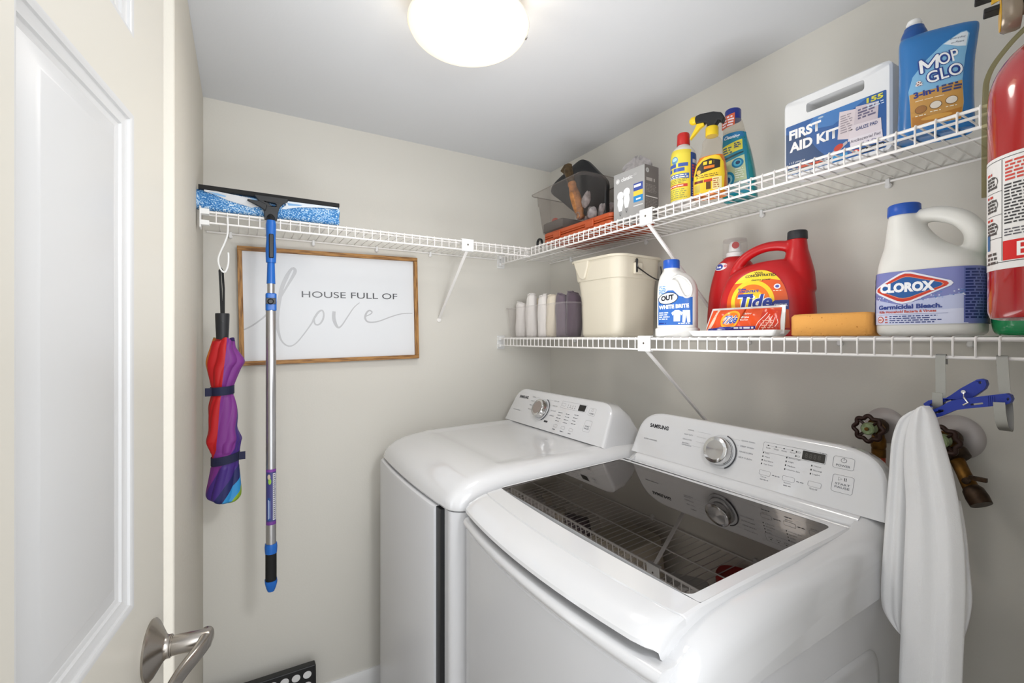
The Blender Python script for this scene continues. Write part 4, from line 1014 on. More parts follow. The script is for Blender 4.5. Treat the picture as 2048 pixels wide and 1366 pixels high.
def bucket():
    t = thing('bucket', 'square ivory plastic bucket with pouring spouts on the lower shelf', 'bucket', (.640, -.165, W_), math.radians(2))
    B = mat('ivory_plastic', '#cfc7b5', .42)
    def R(w, z, r, sp=0):
        P = []
        for x, y in rrect(w, w * .98, r, 9):
            k = 0
            if x < 0 and y < 0: k = max(0, 1 - math.hypot(x + w / 2, y + w / 2) / .09)
            P.append((x * (1 + sp * k), y * (1 + sp * k * .3), z))
        return P
    prof = [(.178, 0, .03, 0), (.186, .004, .035, 0), (.191, .010, .035, 0), (.199, .175, .042, .0), (.198, .181, .042, .05), (.212, .184, .045, .10), (.214, .190, .045, .12), (.220, .240, .046, .16), (.222, .246, .046, .17), (.236, .2465, .05, .17), (.238, .250, .05, .17), (.236, .2535, .05, .17), (.220, .254, .046, .17), (.205, .19, .042, .1), (.168, .012, .03, 0)]
    prof = [(w_, z * 1.045, r, s_) for w_, z, r, s_ in prof]
    M().rings([R(*p) for p in prof]).build('bucket_body', B, t, smooth=45)
    M().prism([(-.098, .262), (-.020, .262), (-.024, .240), (-.040, .200), (-.052, .196), (-.066, .202), (-.090, .240)], -.1165, -.105).build('pour_spout', B, t, bevel=.005, bseg=3)
    # wire bail handle folded against the side
    M().tube(crom([(.116, -.030, .252), (.122, -.032, .246), (.123, -.034, .226), (.124, -.015, .215), (.125, .03, .196), (.122, .07, .190), (.118, .085, .215), (.115, .085, .236)], 4), .0022, 8).build('wire_handle', mat('dark_wire', '#4b4a4a', .35, metal=.8), t)
    M().box(.1095, .1205, -.040, -.006, .203, .240).build('handle_lug', B, t, bevel=.003)
    M().box(.118, .1225, -.038, -.031, .208, .250).build('handle_clip', mat('dark_wire', '#4b4a4a'), t, bevel=.001)
    return t
bucket()
t = thing('blue_clothespeg', 'dark blue peg end sticking up at the back rim of the ivory bucket', 'clothes peg', (.640, -.085, W_ + .2542))
M().box(-.022, .022, -.006, .006, 0, .012).build('peg_arm', mat('peg_blue_dark', '#1f3350', .4), t, bevel=.003)
M().tube([(.006 * math.cos(a), 0, .014 + .006 * math.sin(a)) for a in [2 * PI * k / 14 for k in range(14)]], .001, 6, closed=True).build('peg_spring', CHROME, t)

def whitener():
    t = thing('whitener_bottle', 'white bottle with a blue cap and blue label showing a shirt and trousers', 'bottle', (.953, -.232, W_), math.radians(27))
    WB = mat('white_bottle_plastic', '#dddcd8', .3)
    M().rings([[(x, y, z) for x, y in sell(a, b, 3.4, 48)] for z, a, b in ((0, .056, .033), (.003, .058, .035), (.022, .058, .035), (.025, .055, .033))]).build('base', WB, t, smooth=40)
    lf = Loft([(.024, .052, .031, 0, 0, 3.2), (.03, .0535, .032, 0, 0, 3.2), (.10, .0535, .032, 0, 0, 3), (.135, .053, .031, 0, 0, 2.8), (.158, .047, .029, -.003, 0, 2.5), (.172, .038, .026, -.008, 0, 2.2), (.181, .027, .0235, -.014, 0, 2), (.187, .0215, .0215, -.016, 0, 2), (.196, .0205, .0205, -.016, 0, 2)], 4)
    lf.mesh().build('bottle_body', WB, t, smooth=60)
    M().lathe([(0, .192), (.0225, .192), (.0225, .213), (.0205, .216), (0, .216)], 36, T=Matrix.Translation((-.016, 0, 0))).build('cap', mat('blue_cap', '#2456b4', .3), t, smooth=40)
    M().tube(crom([(-.008, -.0315, .158), (.006, -.0345, .150), (.016, -.0345, .128), (.028, -.034, .108), (.042, -.029, .112), (.044, -.027, .135), (.032, -.029, .156), (.010, -.0285, .168)], 5, True), .0028, 6, closed=True).build('grip_ridge', WB, t)
    L = Lab(lf.front, .005, .02, .0006)
    L.poly([(-.046, .032), (.046, .032), (.046, .108), (.032, .106), (.012, .112), (-.004, .128), (-.018, .128), (-.046, .108)], '#2d63b0')
    L.poly([(-.046, .110), (-.020, .130), (-.020, .144), (-.044, .144)], '#d7e6f2', 0).bars(-.044, .118, -.022, .142, 5, '#4f88c4', 1, 3, .5)
    L.ell(-.018, .106, .028, .0165, '#1c2430', 1, rot=.15).ell(-.018, .106, .026, .0145, '#efeff0', 2, rot=.15).text('OUT', -.037, .098, .036, .015, '#1d1f26', 3, bold=.06, rot=.12, shear=.1)
    L.text('WHITE BRITE', -.044, .076, .082, .011, '#f4f6fa', 2, bold=.05, rot=.04)
    L.poly([(-.008, .066), (.002, .073), (.012, .073), (.022, .066), (.019, .058), (.016, .062), (.015, .042), (-.002, .042), (-.002, .062), (-.005, .058)], '#e9eef5', 2)
    L.poly([(.022, .072), (.040, .072), (.041, .040), (.034, .038), (.031, .060), (.028, .038), (.021, .040)], '#dfe6f0', 2)
    L.bars(-.043, .046, -.012, .069, 4, '#dfe8f6', 1, 5, .55).bars(-.043, .034, -.018, .040, 1, '#1c2f80', 1, 6).bars(.010, .034, .042, .039, 1, '#e8eef6', 1, 7)
    L.build('label', t)
whitener()

REDP = mat('red_bottle_plastic', '#b81318', .33, bump=.1, bscale=600)
def back_jug():
    t = thing('capped_detergent_bottle', 'red detergent bottle with a clear dosing cap, behind the big orange labelled jug', 'detergent bottle', (1.022, -.084, W_), math.radians(20))
    lf = Loft([(0, .060, .040, 0, 0, 3), (.005, .066, .045, 0, 0, 3), (.06, .066, .045, 0, 0, 2.8), (.13, .060, .042, .0, 0, 2.6), (.18, .052, .038, .003, 0, 2.4), (.205, .045, .034, .005, 0, 2.2), (.218, .032, .029, .006, 0, 2), (.224, .025, .025, .006, 0, 2)], 4)
    lf.mesh().build('bottle_body', REDP, t, smooth=60)
    T = Matrix.Translation((.006, 0, 0))
    M().lathe([(0, .222), (.023, .222), (.023, .236), (.017, .240), (.015, .262), (.010, .268), (0, .268)], 28, T=T).build('spout', PLW, t, smooth=40)
    c = M().lathe([(.031, .222), (.0325, .222), (.0315, .270), (.030, .275), (.001, .2765), (.001, .275), (.029, .2735), (.030, .268)], 40, T=T); c.build('dosing_cap', CLEAR, t, smooth=40)
    M().lathe([(0, 0), (.0095, 0), (.0095, .002), (0, .003)], 24, T=Matrix.Translation((.012, -.0165, .256)) @ Matrix.Rotation(PI / 2, 4, 'X')).build('red_button', mat('dusty_red', '#a9403f', .4), t)
    L = Lab(lf.front, .004, .01, .0008); L.ell(-.024, .197, .019, .0105, '#e9e4e6', 0, rot=.1).ell(-.029, .197, .012, .0085, '#3c4aa2', 1).text('he', -.036, .193, .014, .008, '#f4f4f8', 2, bold=.03).ell(-.010, .198, .005, .004, '#d06a78', 1)
    L.build('sticker', t)
back_jug()

def tide():
    t = thing('detergent_jug', 'big red laundry detergent jug with a black cap and orange bullseye label', 'detergent jug', (1.160, -.152, W_), math.radians(21))
    lf = Loft([(0, .100, .052, 0, 0, 3), (.005, .106, .057, 0, 0, 3), (.05, .108, .058, 0, 0, 2.8), (.10, .104, .057, 0, 0, 2.7), (.14, .094, .053, .002, 0, 2.5), (.162, .080, .048, .005, 0, 2.3), (.176, .062, .041, .012, 0, 2.1), (.184, .044, .034, .022, 0, 2), (.188, .02, .02, .034, 0, 2)], 4)
    m = lf.mesh()
    m.lathe([(.0, .11), (.040, .11), (.036, .155), (.029, .185), (.0225, .210), (.0195, .238), (0, .238)], 28, T=Matrix.Translation((.068, 0, 0)))
    hp = crom([(.070, 0, .205), (.050, 0, .219), (.020, 0, .225), (-.014, 0, .220), (-.046, 0, .203), (-.068, 0, .174), (-.074, 0, .140)], 5)
    m.tube(hp, .014, 14, rs=[.0155 - .0035 * math.sin(PI * i / (len(hp) - 1)) for i in range(len(hp))])
    m.build('jug_body', REDP, t, remesh=.0028, smo=6)
    M().lathe([(0, .234), (.0212, .234), (.0217, .236), (.0212, .252), (.0195, .2545), (0, .255)], 48, T=Matrix.Translation((.068, 0, 0))).build('cap', mat('black_cap', '#2a2a2e', .45), t, smooth=40)
    S = lambda u, v, h: lf.front(u, v, h)
    L = Lab(S, .005, .01, .0016)
    # bullseye face
    out = [(.062 * -1.10 + .0, .018)]
    P = [(-.076, .020)] + [(-.004 + .076 * math.cos(a) * (1 if math.cos(a) < 0 else .80), .075 + .086 * math.sin(a)) for a in [math.radians(185 - 5 * k) for k in range(37)]] + [(.060, .020)]
    L.poly(P, '#dd5a1f')
    top = [(-.004 + .076 * math.cos(a) * (1 if math.cos(a) < 0 else .80), .075 + .086 * math.sin(a)) for a in [math.radians(139 - 4.2 * k) for k in range(24)]]
    L.poly(top + [(.020, .138), (-.028, .132)], '#efcf2e', 1)
    L.text('With', -.016, .1525, .018, .005, '#2a2a2a', 2, bold=.02).text('CONCENTRATED', -.036, .1435, .066, .0065, '#2a2a2a', 2, bold=.04, arc=.002).text('cleaning power', -.022, .1345, .042, .0052, '#2a2a2a', 2, bold=.02)
    c = (-.020, .084)
    for r, col, ly in ((.053, '#f2c92c', 1), (.043, '#e2731f', 2), (.030, '#f0c02c', 3), (.016, '#f6e23a', 4)):
        L.ell(c[0], c[1], r * .92, r, col, ly, 48)
    L.text('10 dose', -.052, .114, .018, .005, '#2c3f96', 5, bold=.04, shear=.2).text('CONCENTRATE', -.052, .107, .046, .006, '#2c3f96', 5, bold=.04, shear=.2)
    for bo, col, ly in ((.09, '#f4f2ee', 5), (.035, '#2b3f9b', 6)):
        L.text('T', -.058, .068, .034, .036, col, ly, bold=bo, shear=.2).text('ide', -.030, .068, .052, .034, col, ly, bold=bo, shear=.2)
    L.poly([(.024, .062), (.058, .064), (.058, .086), (.030, .086), (.023, .080), (.021, .070)], '#2c3488', 3).text('ORIGINAL', .028, .071, .028, .0062, '#e6e8f4', 4, bold=.04)
    L.ell(.034, .119, .007, .0062, '#efe8ee', 3).ell(.034, .119, .004, .0035, '#4a58aa', 4).bars(.026, .107, .046, .111, 1, '#f4d8c0', 3, 4, .5)
    L.build('label', t)
    return t
tide()

def packet():
    # white tray and the detergent sample packet leaning on the jug
    t = thing('white_tray', 'shallow white tray at the shelf edge under the orange packet', 'tray', (1.146, -.252, W_), math.radians(1))
    M().rings([[(x, y, z) for x, y in rrect(w, d, .006, 4)] for w, d, z in ((.205, .050, 0), (.212, .055, .002), (.228, .064, .013), (.228, .064, .0145), (.222, .058, .0145), (.206, .046, .004))]).build('tray_body', mat('white_tray_plastic', '#e2e2e0', .35), t, smooth=35)
    t = thing('detergent_packet', 'flat foil detergent packet, orange and red, leaning on the big red jug', 'detergent packet', (1.166, -.262, W_ + .0055), math.radians(4))
    w, h = .196, .066; nx, nz = 28, 10
    def S(u, v, hh):
        a = max(0, min(1, v / h)); e = min((w / 2 - abs(u)) / .02, a / .12, (1 - a) / .12, 1); e = max(0, e)
        puff = .010 * math.sin(PI * a) * (1 - (2 * u / w) ** 2) + .0022 * math.sin(u * 130 + a * 5) * e + .0016 * math.sin(u * 60 - a * 9) * e
        xs = 1 - .06 * a * (1 if u > 0 else 1.4)
        return (u * (1 - .02 * a) + .010 * a * (-1 if u < 0 else .4) * -1, .020 * a - puff - hh, v * .985)
    def S2(u, v, hh):
        x, y, z = S(u, v, 0); a = v / h
        return (x, .020 * a + .004 * math.sin(PI * a), z)
    V = []; F = []
    for f_ in (S, S2):
        o = len(V)
        for j in range(nz + 1):
            for i in range(nx + 1): V.append(f_(-w / 2 + w * i / nx, h * j / nz, 0))
        for j in range(nz):
            for i in range(nx): a = o + j * (nx + 1) + i; F.append((a, a + 1, a + nx + 2, a + nx + 1))
    N1 = (nx + 1) * (nz + 1)
    edge = [i for i in range(nx + 1)] + [(j + 1) * (nx + 1) + nx for j in range(nz)] + [nz * (nx + 1) + i for i in range(nx - 1, -1, -1)] + [j * (nx + 1) for j in range(nz - 1, 0, -1)]
    for a, b in zip(edge, edge[1:] + edge[:1]): F.append((a, b, b + N1, a + N1))
    M().add(V, F).build('pouch', mat('foil_white', '#d9d5d2', .2, metal=.3), t, smooth=60)
    L = Lab(S, .006, .006, .0009)
    L.rect(-.094, .002, .090, .061, '#cf4a1e').poly([(.040, .002), (.088, .002), (.090, .055), (.050, .060), (.046, .03)], '#bf3218', 1)
    L.poly([(-.094, .002), (-.086, .002), (-.072, .061), (-.080, .061)], '#e8b9a0', 1)
    for q in range(5): L.stroke([(.030 + .012 * q, .004 + .003 * q), (.042 + .011 * q, .026), (.060 + .006 * q, .050 - .004 * q)], .0012, '#f2ddd4', 2)
    L.ell(-.034, .036, .025, .022, '#e9a42c', 1).ell(-.034, .036, .020, .0175, '#e1731f', 2)
    for bo, col, ly in ((.10, '#f0eeea', 3), (.03, '#2b4a9b', 4)): L.text('Tide', -.056, .026, .040, .020, col, ly, bold=bo, shear=.35)
    L.text('Washing', -.004, .046, .030, .0055, '#f4dcd0', 2, bold=.02, shear=.2).text('Machine', -.005, .0385, .026, .005, '#f4dcd0', 2, bold=.02).text('Cleaner', -.005, .0325, .024, .0045, '#f4dcd0', 2)
    L.poly([(-.090, .006), (-.05, .010), (.0, .010), (.036, .012), (.036, .019), (-.05, .018), (-.088, .014)], '#2e2f86', 3).bars(-.020, .011, .034, .018, 1, '#e8e8f6', 4, 3, .6)
    L.ell(-.052, .009, .014, .009, '#6a66b0', 4).bars(-.062, .004, -.044, .014, 2, '#efeff8', 5, 5, .6).bars(.052, .012, .078, .034, 4, '#e9a48a', 3, 8, .4)
    L.build('print', t, rough=.18)
packet()

def sponge():
    m = mat('sponge_yellow', '#dd9a45', .9, bump=1, bscale=180)
    nt = m.node_tree; b = nt.nodes['Principled BSDF']
    v = nt.nodes.new('ShaderNodeTexVoronoi'); v.inputs['Scale'].default_value = 170; tc = nt.nodes.new('ShaderNodeTexCoord'); nt.links.new(tc.outputs['Object'], v.inputs['Vector'])
    n2 = nt.nodes.new('ShaderNodeTexNoise'); n2.inputs['Scale'].default_value = 60; nt.links.new(tc.outputs['Object'], n2.inputs['Vector'])
    ad = nt.nodes.new('ShaderNodeMath'); ad.operation = 'ADD'; nt.links.new(v.outputs['Distance'], ad.inputs[0]); nt.links.new(n2.outputs['Fac'], ad.inputs[1])
    r = nt.nodes.new('ShaderNodeValToRGB'); r.color_ramp.elements[0].color = hexc('#b5702a'); r.color_ramp.elements[0].position = .50; r.color_ramp.elements[1].color = hexc('#e6a656'); r.color_ramp.elements[1].position = .58
    nt.links.new(ad.outputs[0], r.inputs['Fac']); nt.links.new(r.outputs['Color'], b.inputs['Base Color'])
    o = M().rings([[(x, y, z) for x, y in rrect(.150 - 2 * q, .085 - 2 * q, .012, 5)] for z, q in ((0, .003), (.003, 0), (.042, .0), (.047, .004), (.048, .010))]).build('sponge', m, smooth=50, loc=(1.340, -.195, W_), rot=(0, 0, math.radians(5)))
    tag(o, 'thick yellow rectangular sponge between the red jug and the white bleach jug', 'sponge')
sponge()

def bleach():
    t = thing('bleach_jug', 'white bleach jug with a blue cap, moulded handle and violet blue label', 'bleach jug', (1.490, -.178, W_), math.radians(4)); t.scale = (.95,) * 3
    WJ = mat('white_jug_plastic', '#e2e1db', .38, bump=.08, bscale=500)
    lf = Loft([(0, .072, .050, 0, 0, 3.4), (.006, .079, .056, 0, 0, 3.4), (.02, .080, .057, 0, 0, 3.4), (.08, .080, .057, 0, 0, 3.4), (.130, .079, .056, 0, 0, 3.2), (.150, .075, .053, -.002, 0, 2.9), (.165, .062, .048, -.012, 0, 2.6), (.180, .049, .043, -.022, 0, 2.3), (.200, .038, .037, -.031, 0, 2.1), (.225, .030, .030, -.037, 0, 2), (.245, .0245, .0245, -.040, 0, 2), (.252, .0235, .0235, -.040, 0, 2)], 4)
    m = lf.mesh()
    hp = crom([(-.030, 0, .232), (-.012, 0, .238), (.016, 0, .236), (.045, 0, .222), (.064, 0, .196), (.066, 0, .170), (.056, 0, .140)], 5)
    m.tube(hp, .012, 16, rs=[.0135 + .0055 * (i / (len(hp) - 1)) for i in range(len(hp))])
    m.build('jug_body', WJ, t, remesh=.0028, smo=6)
    M().lathe([(0, .244), (.0268, .244), (.0272, .246), (.0265, .264), (.0245, .2665), (0, .267)], 48, T=Matrix.Translation((-.040, 0, 0))).build('cap', mat('blue_cap', '#2456b4'), t, smooth=40)
    f = wrap(lf)
    L = Lab(f, .005, .03, .0012)
    z0, z1 = .022, .126
    L.rect(-.150, z0, .165, z1, '#7d83bd')
    L.poly([(-.078, z0), (.066, z0), (.066, .078), (.0, .068), (-.030, .060), (-.078, .074)], '#bcc3e2', 1)
    L.poly([(-.078, z0), (.066, z0), (.066, .050), (-.078, .046)], '#d2d6ec', 2)
    rr = random.Random(5)
    for i in range(70):
        x = -.074 + rr.random() * .138; y = .062 + abs(x + .02) * .14 + rr.random() * .014
        L.rect(x, y, x + .0022, y + .0018, rr.choice(('#e4ebf8', '#5c83c0', '#93abd8')), 3)
    P = [(-.072, .094), (-.030, .118), (-.022, .1205), (-.014, .1195), (.038, .100), (.041, .096), (.038, .092), (-.014, .068), (-.026, .066), (-.034, .068), (-.072, .089)]
    L.poly([(-.018 + (x + .018) * 1.10, .0935 + (y - .0935) * 1.14) for x, y in P], '#e9eaf3', 4).poly(P, '#cf3a22', 5)
    Q = [(-.018 + (x + .018) * .86, .0935 + (y - .0935) * .74) for x, y in P]
    L.poly([(-.018 + (x + .018) * .89, .0935 + (y - .0935) * .79) for x, y in P], '#e08c6a', 6).poly(Q, '#1f5a9e', 7)
    L.text('CLOROX', -.064, .0845, .086, .019, '#f6f7fa', 8, bold=.06)
    L.text('Germicidal Bleach.', -.068, .052, .100, .009, '#2b3f8a', 4, bold=.04)
    L.text('Kills Household Bacteria & Viruses', -.066, .0445, .090, .005, '#c0472f', 4, bold=.03)
    L.rect(-.070, .0415, .040, .0420, '#5a6296', 4)
    L.ell(-.064, .032, .0065, .0065, '#c0472f', 4).ell(-.064, .032, .005, .005, '#e9d8da', 5).bars(-.068, .030, -.060, .034, 1, '#c0472f', 6, 5)
    L.bars(-.055, .024, -.050, .040, 3, '#c0605a', 4, 6).bars(-.047, .024, .032, .040, 4, '#3c4a86', 4, 7, .5)
    L.rect(.060, z0 + .002, .118, z1 - .002, '#6c77b3', 3)
    L.bars(.062, .030, .116, .122, 17, '#26346f', 4, 8, .62)
    L.rect(.118, z0, .165, z1, '#1f5a64', 3).bars(.120, .03, .160, .12, 10, '#123c48', 4, 9)
    L.rect(-.150, z0, -.084, z1, '#4b4f8e', 3).bars(-.100, .03, -.086, .12, 6, '#c9cfe6', 4, 9)
    L.build('label', t)
bleach()

def green_bottle():
    t = thing('green_cleaner_bottle', 'green cleaner bottle with a white label, half hidden behind the red extinguisher', 'cleaner bottle', (1.620, -.165, W_), math.radians(10)); t.scale = (.95,) * 3
    lf = Loft([(0, .040, .036, 0, 0, 2.4), (.005, .048, .042, 0, 0, 2.4), (.025, .052, .045, 0, 0, 2.4), (.07, .0525, .046, 0, 0, 2.4), (.125, .052, .045, 0, 0, 2.4), (.150, .046, .040, 0, 0, 2.2), (.175, .030, .028, 0, 0, 2), (.19, .02, .02, 0, 0, 2)], 4)
    lf.mesh().build('bottle_body', mat('green_gel', '#1c8f55', .15, coat=.4), t, smooth=60)
    M().lathe([(0, .188), (.022, .188), (.022, .215), (.019, .22), (0, .22)], 28).build('cap', PLW, t, smooth=40)
    L = Lab(wrap(lf), .005, .01, .0008)
    L.poly([(-.075, .070), (.10, .070), (.10, .146), (-.075, .146)], '#e6e9e6')
    L.poly([(-.02, .030), (.10, .020), (.10, .072), (-.075, .072), (-.060, .050)], '#bfe0cf', 0).poly([(-.075, .070), (.10, .070), (.10, .076), (-.075, .078)], '#3a6aa0', 1).poly([(-.008, .028), (.10, .024), (.10, .060), (.02, .050)], '#e4ede6', 1).bars(.0, .030, .05, .036, 1, '#2f5f9a', 2, 4)
    L.build('label', t)
green_bottle()
# ================================================================ left wall: sign, squeegee, umbrella, stool
def sign():
    ph = math.radians(1.15); cy, cz = -.9855, 1.5015
    t = thing('framed_sign', 'white framed sign reading house full of love, below the short shelf', 'sign', (.002, cy, cz), tilt=(0, -ph, PI / 2))
    w, h = .628, .406; fw_, fd = .0145, .030
    wood = mat('oak_frame', '#a2733f', .55); nt = wood.node_tree; b = nt.nodes['Principled BSDF']
    tc = nt.nodes.new('ShaderNodeTexCoord'); mp = nt.nodes.new('ShaderNodeMapping'); mp.inputs['Scale'].default_value = (6, 60, 60)
    n = nt.nodes.new('ShaderNodeTexNoise'); n.inputs['Scale'].default_value = 3; n.inputs['Detail'].default_value = 6; r = nt.nodes.new('ShaderNodeValToRGB')
    r.color_ramp.elements[0].color = hexc('#7a5228'); r.color_ramp.elements[0].position = .38; r.color_ramp.elements[1].color = hexc('#b08046'); r.color_ramp.elements[1].position = .6
    nt.links.new(tc.outputs['Object'], mp.inputs[0]); nt.links.new(mp.outputs[0], n.inputs['Vector']); nt.links.new(n.outputs['Fac'], r.inputs['Fac']); nt.links.new(r.outputs[0], b.inputs['Base Color'])
    M().box(-w / 2 + .004, w / 2 - .004, -.016, -.004, -h / 2 + .004, h / 2 - .004).build('board', mat('white_board', '#dfe1e4', .45), t)
    for k, (ln, px, pz, rot) in enumerate(((w, 0, h / 2 - fw_ / 2, 0), (w, 0, -h / 2 + fw_ / 2, 0), (h - 2 * fw_, -w / 2 + fw_ / 2, 0, PI / 2), (h - 2 * fw_, w / 2 - fw_ / 2, 0, PI / 2))):
        o = M().box(-ln / 2, ln / 2, -fd, 0, -fw_ / 2, fw_ / 2).build('frame_rail', wood, t, bevel=.0012, loc=(px, 0, pz)); o.rotation_euler = (0, rot, 0)
    c, s_ = math.cos(ph), math.sin(ph)
    def loc(P): return [((y - cy) * c + (z - cz) * s_, -(y - cy) * s_ + (z - cz) * c) for y, z in P]
    A = [(-1.283, 1.415), (-1.26, 1.428), (-1.234, 1.449), (-1.216, 1.467), (-1.18, 1.514), (-1.152, 1.567), (-1.133, 1.604), (-1.124, 1.626), (-1.129, 1.636), (-1.138, 1.63), (-1.152, 1.603), (-1.166, 1.566), (-1.174, 1.524), (-1.18, 1.483), (-1.181, 1.442), (-1.177, 1.406), (-1.168, 1.378), (-1.154, 1.362), (-1.138, 1.358), (-1.119, 1.37), (-1.095, 1.401), (-1.07, 1.439), (-1.06, 1.46), (-1.046, 1.482), (-1.033, 1.488), (-1.028, 1.474), (-1.031, 1.455), (-1.041, 1.439), (-1.053, 1.435), (-1.06, 1.444), (-1.059, 1.463), (-1.046, 1.478)]
    wa = [3, 3.5, 3.5, 4, 4, 5, 7, 8, 6, 6, 9, 9, 9, 9, 8, 6, 4, 3.5, 3, 3, 3, 3.5, 5, 5, 4, 4, 4.5, 4, 4, 4, 3.5, 2]
    Bv = [(-.992, 1.486), (-.993, 1.462), (-.987, 1.44), (-.977, 1.426), (-.964, 1.435), (-.943, 1.468), (-.921, 1.502), (-.9, 1.522)]; wb = [8, 9, 8, 5, 3.5, 3, 2.5, 2]
    E = [(-.878, 1.47), (-.859, 1.479), (-.853, 1.488), (-.864, 1.493), (-.875, 1.481), (-.879, 1.464), (-.87, 1.45), (-.85, 1.448), (-.822, 1.454), (-.776, 1.472), (-.735, 1.484), (-.692, 1.487)]; we = [2.5, 3, 3.5, 4, 5, 5, 4, 3.5, 3, 2.8, 2.5, 2.2]
    L = Lab(flat(-.016), base=.0002)
    for P, ws in ((A, wa), (Bv, wb), (E, we)):
        q = crom([(a[0], a[1], w_ / 700) for a, w_ in zip(loc(P), ws)], 5)
        cuts = [0, 42, 110, 140, len(q) - 1] if len(q) > 100 else [0, len(q) - 1]
        if P is E: cuts = [0, 22, len(q) - 1]
        for n_, (c0, c1) in enumerate(zip(cuts, cuts[1:])):
            L.stroke([p[:2] for p in q[c0:c1 + 1]], 0, '#b9babd', n_, ws=[p[2] for p in q[c0:c1 + 1]])
    L.build('script_lettering', t)
    L = Lab(flat(-.016), base=.0005); a = loc([(-1.102, 1.5345)])[0]
    L.text('HOUSE FULL OF', a[0], a[1] - .001, .348, .0225, '#4a4b4f', 1); L.build('capital_lettering', t)
    # knots on the frame
    return t
sign()

def holed(m, loops, y0, y1, mi=0):
    tri = tessellate_polygon([[Vector((x, z, 0)) for x, z in l] for l in loops]); flatp = [p for l in loops for p in l]; n = len(flatp)
    vs = [(x, y0, z) for x, z in flatp] + [(x, y1, z) for x, z in flatp]
    fs = [tuple(t) for t in tri] + [tuple(i + n for i in reversed(t)) for t in tri]; o = 0
    for l in loops:
        k = len(l)
        for i in range(k): j = (i + 1) % k; fs.append((o + i, o + j, n + o + j, n + o + i))
        o += k
    return m.add(vs, fs, mi)
def microfibre():
    m = bpy.data.materials.new('blue_microfibre'); m.use_nodes = True; nt = m.node_tree; b = nt.nodes['Principled BSDF']; b.inputs['Roughness'].default_value = .95
    tc = nt.nodes.new('ShaderNodeTexCoord'); n = nt.nodes.new('ShaderNodeTexNoise'); n.inputs['Scale'].default_value = 260; n.inputs['Detail'].default_value = 2
    n2 = nt.nodes.new('ShaderNodeTexNoise'); n2.inputs['Scale'].default_value = 26; nt.links.new(tc.outputs['Object'], n2.inputs['Vector'])
    nt.links.new(tc.outputs['Object'], n.inputs['Vector']); r = nt.nodes.new('ShaderNodeValToRGB'); e = r.color_ramp.elements
    e[0].color = hexc('#2f6dab'); e[0].position = .40; e[1].color = hexc('#cfdfec'); e[1].position = .66; x = e.new(.52); x.color = hexc('#5f9bd0')
    ad = nt.nodes.new('ShaderNodeMath'); ad.operation = 'MULTIPLY_ADD'; ad.inputs[1].default_value = .35; nt.links.new(n2.outputs['Fac'], ad.inputs[0]); nt.links.new(n.outputs['Fac'], ad.inputs[2])
    sb = nt.nodes.new('ShaderNodeMath'); sb.operation = 'SUBTRACT'; sb.inputs[1].default_value = .175; nt.links.new(ad.outputs[0], sb.inputs[0])
    nt.links.new(sb.outputs[0], r.inputs['Fac']); nt.links.new(r.outputs[0], b.inputs['Base Color'])
    bp = nt.nodes.new('ShaderNodeBump'); bp.inputs['Strength'].default_value = .8; bp.inputs['Distance'].default_value = .002; nt.links.new(n.outputs['Fac'], bp.inputs['Height']); nt.links.new(bp.outputs[0], b.inputs['Normal'])
    return m
